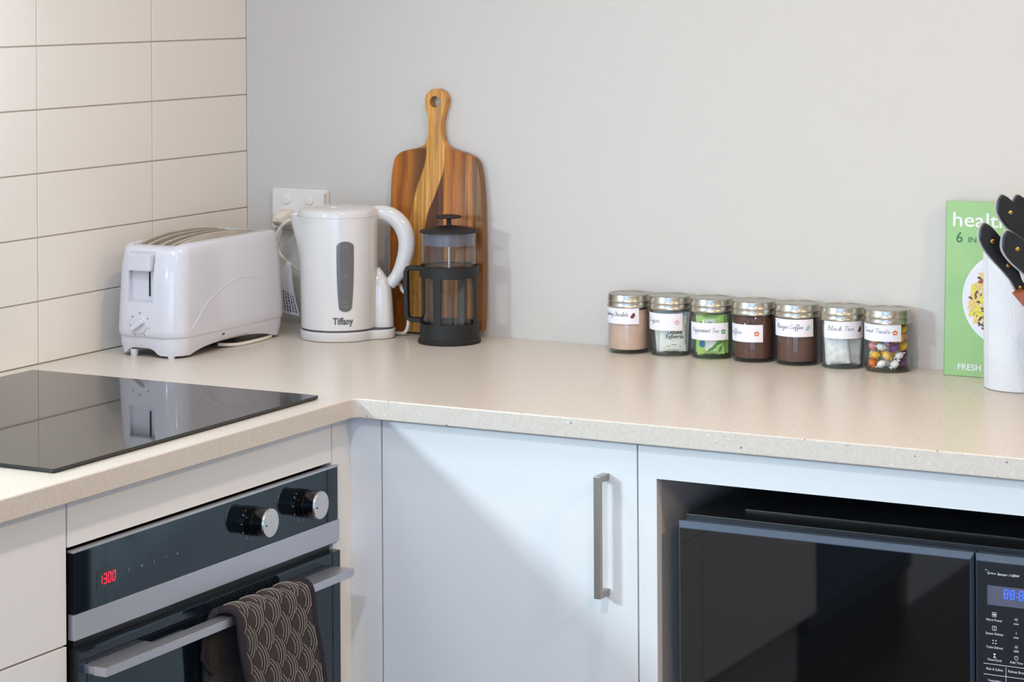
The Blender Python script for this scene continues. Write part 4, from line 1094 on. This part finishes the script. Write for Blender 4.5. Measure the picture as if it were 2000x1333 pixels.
for (jx, jy, jr, la, lz, txt, acc, what, where) in JARS:
    j = empty('glass_jar', (jx, jy, H), label='glass jar of %s with a tin screw lid, %s' % (what, where), cat='jar', group='labelled jars along the back wall')
    Tj = Matrix.Translation((jx, jy, H))
    part(MB().lathe([(jr - .006, .0015), (jr - .002, 0), (jr, .003), (jr, .072), (jr - .002, .0755), (jr - .0030, .084), (jr - .0044, .084), (jr - .0036, .0755), (jr - .0018, .072), (jr - .0018, .0060), (0, .0045)], 56, T=Tj), 'glass_body', M['jar_glass'], j)
    part(MB().lathe([(0, .0018), (jr - .006, .0018), (jr - .0035, .0008), (jr - .0012, .0035), (jr - .003, .0048), (0, .0042)], 48, T=Tj), 'glass_foot', M['thick_glass'], j)
    lr = jr + .0006
    part(MB().lathe([(lr - .002, .0745), (lr + .0004, .0748), (lr + .0008, .0762), (lr - .0006, .0780), (lr - .0008, .0835), (lr - .0002, .0850), (lr - .0010, .0862), (lr - .0010, .0925), (lr - .0016, .0952), (lr - .0032, .0965), (lr - .0052, .0965), (lr - .0060, .0955), (0, .0955)], 64, T=Tj), 'lid', M['lid'], j)
    ang = math.atan2(-3.6011 - jy, 2.4982 - jx) + R(la)
    cc = (jx, jy)
    half = .0365; n_ = 20
    V, F = [], []
    rl = jr + .00035
    for i in range(n_ + 1):
        a = ang + (-half + 2 * half * i / n_) / jr
        for z in (lz, lz + .0275):
            V += [(jx + (jr + .0001) * math.cos(a), jy + (jr + .0001) * math.sin(a), H + z), (jx + rl * math.cos(a), jy + rl * math.sin(a), H + z)]
    for i in range(n_):
        k = i * 4
        F += [(k + 1, k + 5, k + 7, k + 3), (k, k + 2, k + 6, k + 4), (k, k + 4, k + 5, k + 1), (k + 2, k + 3, k + 7, k + 6)]
    F += [(0, 1, 3, 2), (n_ * 4, n_ * 4 + 2, n_ * 4 + 3, n_ * 4 + 1)]
    lb = part(MB().add(V, F), 'label', M['paper'], j, label='white handwritten label')
    rr = rl + .0002
    wt_ = min(.048, .0042 * len(txt) + .006)
    mb = MB().add(*on_cyl(script_geo(txt, wt_, .0035, .00052), (jx, jy, 0), rr, ang + (-.030 + wt_ / 2) / rr, H + lz + .0145))
    mb.build('handwriting', M['blue_ink'], lb)
    # small printed motif at the right end of the label
    mb = MB(); ca = .0285
    if txt in ('Coffee', 'Peppermint Tea', 'Sweet Treats', 'Sugar'):
        for q_ in range(5):
            a = 2 * PI * q_ / 5 + .3
            V2 = [(ca - .002 + .0028 * math.cos(a) + .0022 * math.cos(b + a) * 1.0, .0028 * math.sin(a) + .0013 * math.sin(b + a)) for b in [2 * PI * i / 8 for i in range(8)]]
            mb.add(*on_cyl((V2, [tuple(range(8))]), (jx, jy, 0), rr, ang, H + lz + .0135))
    else:
        for q_ in range(2):
            V2 = [(ca - .003 + q_ * .002 + .0042 * math.cos(b) * (.6 if i < 5 else 1), -.001 + q_ * .003 + .0030 * math.sin(b)) for i, b in enumerate([2 * PI * i / 9 for i in range(9)])]
            mb.add(*on_cyl((V2, [tuple(range(9))]), (jx, jy, 0), rr + q_ * .0001, ang, H + lz + .0135))
    mb.build('label_motif', M[acc], lb)
    mb = MB()
# powders
for (k, name, m_, zt, lab, ca_) in ((0, 'chocolate_powder', 'choc', .0710, 'pale brown drinking chocolate powder filling the leftmost jar', 'powder'),
                          (3, 'instant_coffee', 'coffee_dark', .0725, 'dark brown instant coffee filling the middle jar', 'coffee'),
                          (4, 'ground_coffee', 'coffee_ground', .0725, 'brown ground coffee filling the jar third from the right', 'coffee')):
    jx, jy, jr = JARS[k][:3]; rr = jr - .0021
    o = MB().lathe([(0, 0), (rr - .002, 0), (rr, .0015), (rr, zt - .0065), (rr * .6, zt - .004), (0, zt - .0055)], 48).build(name, M[m_])
    o.location = (jx, jy, H + .0063); tag(o, lab, ca_, kind='stuff')
# sachets: flat pillow packets standing in the jar
def packet(w_, h_, t_, m_, name):
    V, F = [], []; nx, nz = 10, 12
    for s_ in (1, -1):
        for i in range(nz + 1):
            for k in range(nx + 1):
                u, v = k / nx * 2 - 1, i / nz * 2 - 1
                b = (max(0, 1 - u * u) * max(0, 1 - v ** 4)) ** .6
                V.append((u * w_ / 2, -s_ * (t_ / 2 * b + .0001), (v + 1) * h_ / 2 + .0004 * math.sin(u * 9)))
    K = (nx + 1) * (nz + 1)
    for i in range(nz):
        for k in range(nx):
            q_ = i * (nx + 1) + k
            F.append((q_, q_ + 1, q_ + nx + 2, q_ + nx + 1)); F.append((K + q_, K + q_ + nx + 1, K + q_ + nx + 2, K + q_ + 1))
    for i in range(nz):
        for k in (0, nx): q_ = i * (nx + 1) + k; F.append((q_, q_ + nx + 1, K + q_ + nx + 1, K + q_))
    for k in range(nx):
        for i in (0, nz): q_ = i * (nx + 1) + k; F.append((q_, q_ + 1, K + q_ + 1, K + q_))
    return MB().add(V, F).build(name, m_, sharp=70)
def face_pt(u, z, w_, t_, h_):   # point just in front of a packet's front face
    a = u / (w_ / 2); v = z / h_ * 2 - 1
    b = (max(0, 1 - a * a) * max(0, 1 - v ** 4)) ** .6
    return Vector((u, -(t_ / 2 * b + .0004), z))
def face_geo(geo, du, dz, w_, t_, h_): return [face_pt(a + du, b + dz, w_, t_, h_) for a, b in geo[0]], geo[1]
def bear(jx, jy): return math.atan2(-3.6011 - jy, 2.4982 - jx) + PI / 2
# sugar
jx, jy, jr = JARS[1][:3]; a0 = bear(jx, jy) + R(6)
def place(o, jx, jy, ang, back, side=0, tilt=0, z=.0068):
    d = Vector((math.sin(ang), -math.cos(ang), 0)); s_ = Vector((math.cos(ang), math.sin(ang), 0))
    p = Vector((jx, jy, H + z)) - d * back + s_ * side
    o.location = p; o.rotation_euler = (0, tilt, ang)
sp_ = empty('sugar_sachet', label='white printed sugar sachet at the front of the second jar', cat='sachet', group='sugar sachets in the second jar')
s0 = packet(.043, .058, .006, M['sachet_white'], 'packet'); s0.parent = sp_
mb = MB()
for s_, z, h_, w_ in (('Douwe', .0315, .0072, .0235), ('Egberts', .0235, .0080, .0285)):
    mb.add(*face_geo(text_geo(s_, h_, w_, bold=.015), .003, z, .040, .006, .058))
for z, w_ in ((.0110, .009), (.0088, .022)): mb.add(*face_geo(([(-w_ / 2, -.0004), (w_ / 2, -.0004), (w_ / 2, .0004), (-w_ / 2, .0004)], [(0, 1, 2, 3)]), .002, z, .040, .006, .058))
l_ = mb.build('sachet_print', M['ink'], sp_)
place(sp_, jx, jy, a0, -.0170, .002, R(1))
for i, (m_, bk, sd, tl, lab) in enumerate((('sachet_grey', -.0035, .005, 3, 'grey foil sugar sachet behind the white one in the second jar'), ('sachet_white', .0085, -.002, -5, 'white sugar sachet in the middle of the second jar'), ('sachet_white', .0170, .001, 4, 'white sugar sachet at the back of the second jar'))):
    o = packet(.045 if i < 1 else .040, .064, .006, M[m_], 'sugar_sachet'); place(o, jx, jy, a0, bk - .0075, sd, R(tl)); tag(o, lab, 'sachet', 'sugar sachets in the second jar')
# peppermint tea
jx, jy, jr = JARS[2][:3]; a0 = bear(jx, jy) + R(-4)
PW = .0435
def mint(): 
    e = empty('tea_sachet'); p_ = packet(PW, .062, .006, M['mint_green'], 'packet'); p_.parent = e
    G_ = lambda pts: (pts, [tuple(range(len(pts)))])
    mb = MB()
    def quad(x0, x1, z0, z1): 
        n = 6; V2 = [(x0 + (x1 - x0) * i / n, z) for z in (z0, z1) for i in range(n + 1)]
        return V2, [(i, i + 1, n + 2 + i, n + 1 + i) for i in range(n)]
    for z0 in (.006, .016, .026, .036, .046): mb.add(*face_geo(quad(-.009, .008, z0, z0 + .0101), 0, 0, PW, .006, .062))
    o = mb.build('white_band', M['sachet_white'], e)
    mb = MB()
    for (x, z, s_, an) in ((.006, .012, .007, .9), (.013, .018, .007, .5), (.000, .008, .006, .6), (.015, .008, .006, 1.2), (.014, .026, .006, .9), (-.016, .050, .004, .8)):
        V2 = [(x + s_ * math.cos(b) * math.cos(an) - s_ * .35 * math.sin(b) * math.sin(an), z + s_ * math.cos(b) * math.sin(an) + s_ * .35 * math.sin(b) * math.cos(an)) for b in [2 * PI * i / 10 for i in range(10)]]
        V3, F3 = face_geo(G_(V2), 0, 0, PW + .003, .0068, .064); MB().add(V3, F3).build('leaf_print', M['leaf_green'], e)
    mb = MB(); V2 = [(-.0135 + .0050 * math.cos(b) ** 1, .0165 + .0058 * math.sin(b)) for b in [2 * PI * i / 10 for i in range(10)]]
    mb.add(*face_geo(G_(V2), 0, 0, PW + .003, .0068, .064)); mb.build('blue_emblem', M['blue_print'], e)
    mb = MB().add(*face_geo(text_geo('MINT', .0022, .008), -.0005, .0510, PW, .0068, .062)); mb.build('sachet_print', M['ink'], e)
    return e
m0 = mint(); place(m0, jx, jy, a0, -.0160, .0, R(-1)); tag(m0, 'lime green tea sachet with a white band at the front of the third jar', 'sachet', 'peppermint sachets in the third jar')
for i, (bk, sd) in enumerate(((-.0080, .002), (.0, -.001), (.008, .002))):
    o = packet(PW + .006, .062, .0058, M['mint_green'], 'tea_sachet'); place(o, jx, jy, a0, bk, sd, R((-2, 2, 1)[i])); tag(o, ('lime green tea sachet directly behind the front one in the third jar', 'lime green tea sachet in the middle of the third jar', 'lime green tea sachet at the back of the third jar')[i], 'sachet', 'peppermint sachets in the third jar')
# black tea bags
jx, jy, jr = JARS[5][:3]; a0 = bear(jx, jy)
for i, (w_, bk, sd, tl, an) in enumerate(((.036, -.0200, -.004, -4, -6), (.044, -.0110, .004, 5, 8), (.050, -.0020, -.001, -3, -3), (.048, .0070, .0, 2, 4), (.040, .0160, .0, 3, 0))):
    o = packet(w_, .060 - .002 * (i % 2), .0075, M['teabag'], 'tea_bag'); place(o, jx, jy, a0 + R(an), bk, sd, R(tl))
    tag(o, ('grey mesh tea bag at the front left of the sixth jar', 'grey mesh tea bag second from the front of the sixth jar', 'grey mesh tea bag in the middle of the sixth jar', 'grey mesh tea bag fourth from the front of the sixth jar', 'grey mesh tea bag at the back of the sixth jar')[i], 'tea bag', 'tea bags in the sixth jar')
# wrapped sweets
SW = {'yellow': (246, 190, 30), 'orange': (236, 116, 40), 'purple': (112, 50, 120), 'white': (238, 232, 226), 'pink': (232, 150, 150), 'red': (200, 70, 44)}
for k_, c_ in SW.items(): M['sw_' + k_] = mat(k_ + '_sweet_wrapper', srgb(*c_), 0.28, var=0.10, scale=90)
def sweet_mesh(m_):
    mb = MB(); rg = []
    for x, r_ in ((-.0085, .0042), (-.0070, .0020), (-.0060, .0014), (-.0052, .0040), (-.0030, .0056), (0, .0060), (.0030, .0056), (.0052, .0040), (.0060, .0014), (.0070, .0020), (.0085, .0042)):
        tw = x * 90
        rg.append([(x, r_ * math.cos(2 * PI * i / 12 + tw) * (1 if abs(x) > .0056 else 1), r_ * (.25 if abs(x) > .0080 else .8) * math.sin(2 * PI * i / 12 + tw)) for i in range(12)])
    mb.loft(rg); return mb.build('wrapped_sweet', m_, sharp=60)
jx, jy, jr = JARS[6][:3]
protos = {}
random.seed(11)
order = ['orange', 'white', 'white', 'purple', 'purple', 'white', 'yellow', 'white', 'yellow', 'yellow', 'white', 'purple', 'white', 'orange', 'white', 'yellow', 'pink', 'white', 'purple', 'yellow', 'white', 'orange', 'yellow', 'orange', 'white', 'purple', 'yellow', 'pink', 'yellow', 'orange', 'red', 'white', 'yellow', 'orange', 'white', 'yellow', 'orange', 'red', 'white', 'purple']
nsw = 0
camA = math.atan2(-3.6011 - jy, 2.4982 - jx)
for lay in range(5):
    spots = [(.0235, camA + R(-75 + 50 * i + (20 if lay % 2 else 0))) for i in range(7)] + [(.006, camA + lay)]
    for (rr_, aa) in spots:
        key = order[nsw % len(order)]
        if key not in protos: o = sweet_mesh(M['sw_' + key]); protos[key] = o
        else:
            o = protos[key].copy(); C.objects.link(o)
        o.location = (jx + rr_ * math.cos(aa), jy + rr_ * math.sin(aa), H + .0125 + lay * .0130 + random.uniform(-.0008, .0008))
        o.rotation_euler = (random.uniform(-.5, .5), random.uniform(-.9, .9), aa + PI / 2 + random.uniform(-.3, .3)); o.scale = (1.12, 1.22, 1.22)
        layer = ('bottom', 'second lowest', 'middle', 'second highest', 'top')[lay]
        pos = ('at the left', 'at the front left', 'at the front right', 'at the right', 'at the back right', 'at the back', 'at the back left', 'in the centre')[spots.index((rr_, aa))]
        tag(o, '%s wrapped sweet %s of the %s layer in the rightmost jar' % (key, pos, layer), 'sweet', 'wrapped sweets in the rightmost jar')
        nsw += 1

# ================================================================== cookbook
M['book_green'] = mat('pale_green_cover', srgb(146, 186, 122), 0.35, var=0.03, scale=25)
M['book_dark'] = mat('dark_green_print', srgb(40, 112, 74), 0.5)
M['page'] = mat('page_edges', srgb(236, 230, 216), 0.8)
M['plate'] = mat('plate_print', srgb(226, 220, 232), 0.4, var=0.01)
M['pasta'] = mat('pasta_print', srgb(226, 190, 110), 0.4, var=0.2, scale=300)
M['olive'] = mat('dark_food_print', srgb(70, 58, 44), 0.4, var=0.2, scale=300)
M['courgette'] = mat('yellow_green_print', srgb(214, 206, 40), 0.4, var=0.2, scale=200)
M['tomato'] = mat('red_food_print', srgb(150, 70, 40), 0.4, var=0.2, scale=200)
bk = empty('cookbook', (1.42, -0.047, H), label='pale green cookbook with a plate of food on its cover standing against the wall', cat='book')
BR = Matrix.Translation((1.3195, -0.0465, H + .0004)) @ Matrix.Rotation(R(-4.0), 4, 'X')
def bpart(mb, name, m_):
    o = MB(); o.wn = mb.wn; o.v = [BR @ v for v in mb.v]; o.f = mb.f; o.m = mb.m
    return part(o, name, m_, bk)
BW, BH, BT = .190, .2655, .016
bpart(MB().box(0, BW, 0, .0012, 0, BH, .0004).box(0, BW, BT, BT + .0012, 0, BH, .0004).box(0, .0014, 0, BT + .0012, 0, BH, .0004), 'cover', M['book_green'])
bpart(MB().box(.002, BW - .003, .0014, BT - .0002, .002, BH - .002), 'pages', M['page'])
def bxy(x, z, y=-.0003): return (Vector((x, y, z)), Vector((1, 0, 0)), Vector((0, 0, 1)))
bpart(MB().add(*on_plane(text_geo('healthy', .0290, .1060, bold=.008, align='LEFT'), *bxy(.0115, .2345))), 'title', M['white_print'])
mb = MB().add(*on_plane(text_geo('6', .0165, .0100, align='LEFT', bold=.01), *bxy(.0170, .2105)))
mb.add(*on_plane(text_geo('INGREDIENT', .0085, .0800, align='LEFT', bold=.006), *bxy(.0360, .2075)))
bpart(mb, 'subtitle', M['book_dark'])
bpart(MB().add(*on_plane(text_geo('FRESH &', .0095, .0500, align='LEFT', bold=.015), *bxy(.0225, .0140))), 'lower_line', M['white_print'])
pc = (.1000, .1190); PR = .0720
mb = MB().add([(pc[0] + PR * math.cos(a), -.0003, pc[1] + PR * math.sin(a)) for a in [2 * PI * i / 64 for i in range(64)]], [tuple(range(64))])
bpart(mb, 'plate_picture', M['plate'])
bpart(MB().loft([[(pc[0] + r_ * math.cos(a), -.0005, pc[1] + r_ * math.sin(a)) for a in [2 * PI * i / 64 for i in range(64)]] for r_ in (PR - .001, PR - .004)], caps=False), 'plate_rim', M['white_print'])
random.seed(5)
for nm, m_, cnt, y_, ln, wd in (('food_picture', 'pasta', 420, -.0006, .015, .0042), ('olives_picture', 'olive', 120, -.0008, .008, .0036), ('courgette_picture', 'courgette', 45, -.0009, .013, .0060), ('tomato_picture', 'tomato', 26, -.0010, .010, .0060)):
    mb = MB()
    for i in range(cnt):
        rr_ = math.sqrt(random.random()) * .060; aa = random.uniform(0, 2 * PI); an = random.uniform(0, PI)
        if nm == 'tomato_picture': rr_, aa = .035 + random.uniform(0, .020), random.uniform(1.3, 2.6)
        x, z = pc[0] + rr_ * math.cos(aa), pc[1] - .004 + rr_ * math.sin(aa) * .95
        V2 = []
        for b in [2 * PI * q_ / 10 for q_ in range(10)]:
            l_, w_ = ln / 2 * math.cos(b), wd / 2 * math.sin(b) + .0015 * math.cos(b) ** 2
            V2.append((x + l_ * math.cos(an) - w_ * math.sin(an), y_ - i * .0000006, z + l_ * math.sin(an) + w_ * math.cos(an)))
        mb.add(V2, [tuple(range(10))])
    bpart(mb, nm, M[m_])

# ================================================================== paper towel
tw = empty('paper_towel_roll', (1.4600, -0.1060, H), label='white paper towel roll standing in front of the cookbook', cat='paper towel')
prof = [(.0205, 0.001), (.054, 0.0006), (.0555, .002), (.0556, .200), (.0545, .2022), (.0205, .2024), (.0205, .001)]
part(MB().lathe(prof, 96, c=(1.4600, -0.1060, H)), 'paper', M['towel_paper'], tw)
part(MB().lathe([(.0203, 0), (.0203, .2022), (.0190, .2022), (.0190, 0), (.0203, 0)], 40, c=(1.4600, -0.1060, H)), 'cardboard_core', mat('brown_cardboard', srgb(170, 140, 108), 0.8), tw)
ea = math.atan2(-3.6011 + .106, 2.4982 - 1.46) + R(-62)
part(MB().box(.0552, .0566, -.001, .001, .001, .2015, T=Matrix.Translation((1.46, -.106, H)) @ Matrix.Rotation(ea, 4, 'Z')), 'loose_edge', M['towel_paper'], tw)

# ================================================================== knife block and knives
KD = 3.380; S_ = 1 / 1392.0
org = Vector((2.4982, -3.6011, 0)) + FV * KD
def kpx(px_, py_, dep=0.0):
    """point of the block, measured in a vertical plane across the view, dep metres further back"""
    sc_ = (KD + dep) / 4704.83
    p = Vector((2.4982, -3.6011, 0)) + FV * (KD + dep) + RV * ((px_ - 1000) * sc_ + .0004)
    p.z = H + .6 - (py_ + 27.96 + .0059 * (px_ - 1000)) * sc_
    return p
A = kpx(1971, 572)
kb = empty('knife_block', (A.x + .12, A.y + .06, H), label='reddish wooden knife block at the right edge of the worktop', cat='knife block')
ex, ey = RV.copy(), (FV * .93 + RV * .36).normalized()
Az = A.z - H
quad = [(0, Az), (.105, Az - .002), (.230, .0), (.138, .0)]
V = []
for dpt in (0, .125):
    for (a, z) in quad: q_ = Vector((A.x, A.y, 0)) + ex * a + ey * dpt; V.append((q_.x, q_.y, H + z))
bm = bmesh.new(); vv = [bm.verts.new(p) for p in V]
for f in ((0, 1, 2, 3), (7, 6, 5, 4), (0, 4, 5, 1), (1, 5, 6, 2), (2, 6, 7, 3), (3, 7, 4, 0)): bm.faces.new([vv[i] for i in f])
bmesh.ops.bevel(bm, geom=bm.edges[:], offset=.0015, segments=2, profile=.5, affect='EDGES')
part(MB().bm(bm), 'block', M['block'], kb)
# handle profile: x along the handle (0 at the butt, L at the bolster), y across
def knife(L_, W_, tip, d2, name, lab, base_ref):
    """tip: butt of the handle in world space, d2: direction towards the block"""
    d = d2.normalized(); nrm = ey * -1                      # flat side turned to the camera
    nrm = (nrm - d * nrm.dot(d)).normalized()
    nrm = Matrix.Rotation(R(-22), 3, d) @ nrm; up = nrm.cross(d).normalized()
    if up.z < 0: up = -up
    T = Matrix(((d.x, up.x, nrm.x, tip.x), (d.y, up.y, nrm.y, tip.y), (d.z, up.z, nrm.z, tip.z), (0, 0, 0, 1)))
    top_ = [(0, 0), (.03, .09), (.12, .20), (.25, .29), (.42, .34), (.62, .30), (.82, .20), (1.0, .22)]
    bot = [(1.0, -.30), (.90, -.24), (.76, -.24), (.60, -.34), (.44, -.47), (.28, -.56), (.14, -.52), (.04, -.28), (0, -.06)]
    prof = [(p.x * L_, p.y * W_) for p in cat_rom([(a, b, 0) for a, b in top_], 6)] + [(p.x * L_, p.y * W_) for p in cat_rom([(a, b, 0) for a, b in bot], 6)]
    e = empty(name, tuple(tip), label=lab, cat='knife', group='black handled knives in the knife block')
    # full tang between two scales
    big = [(a, b) for a, b in prof]
    part(MB().prism([(a * 1.004 - .0004, b * 1.07) for a, b in big], -.0017, .0017, T=T), 'tang', M['tang'], e, label='bright steel tang and bolster')
    for s_ in (1, -1):
        z0, z1 = (.0016, .0085) if s_ > 0 else (-.0085, -.0016)
        part(MB().prism([(a * .985 + .001, b * .98) for a, b in prof], z0, z1, b=.0022, seg=3, T=T), 'handle_scale', M['knife_black'], e)
    for fx in (.24, .58, .88):
        part(MB().lathe([(0, .0080), (.0029, .0080), (.0029, .0088), (.0022, .0091), (0, .0094)], 16, T=T @ Matrix.Translation((fx * L_, -.10 * W_ if fx < .5 else -.02 * W_, 0))), 'rivet', M['brass'], e)
    part(MB().prism([(L_, -.006), (L_ + .03, -.008), (L_ + .03, .006), (L_, .005)], -.0010, .0010, T=T), 'blade', M['tang'], e)
dK = RV * .52 + Vector((0, 0, -.86))
knife(.120, .034, kpx(1917, 434, .052), kpx(1990, 565, .052) - kpx(1917, 434, .052), 'kitchen_knife', 'black riveted knife handle furthest left, its butt in front of the cookbook title', None)
knife(.120, .036, kpx(1951, 379, .072), kpx(2026, 500, .072) - kpx(1951, 379, .072), 'kitchen_knife', 'black riveted knife handle standing highest, left of the pair at the top', None)
knife(.120, .036, kpx(1981, 379, .105), kpx(2056, 500, .105) - kpx(1981, 379, .105), 'kitchen_knife', 'black knife handle cut by the right edge of the photo, level with the highest', None)
knife(.125, .040, kpx(1961, 449, .014), kpx(2040, 560, .014) - kpx(1961, 449, .014), 'kitchen_knife', 'black riveted knife handle nearest the camera, lowest right of the four', None)
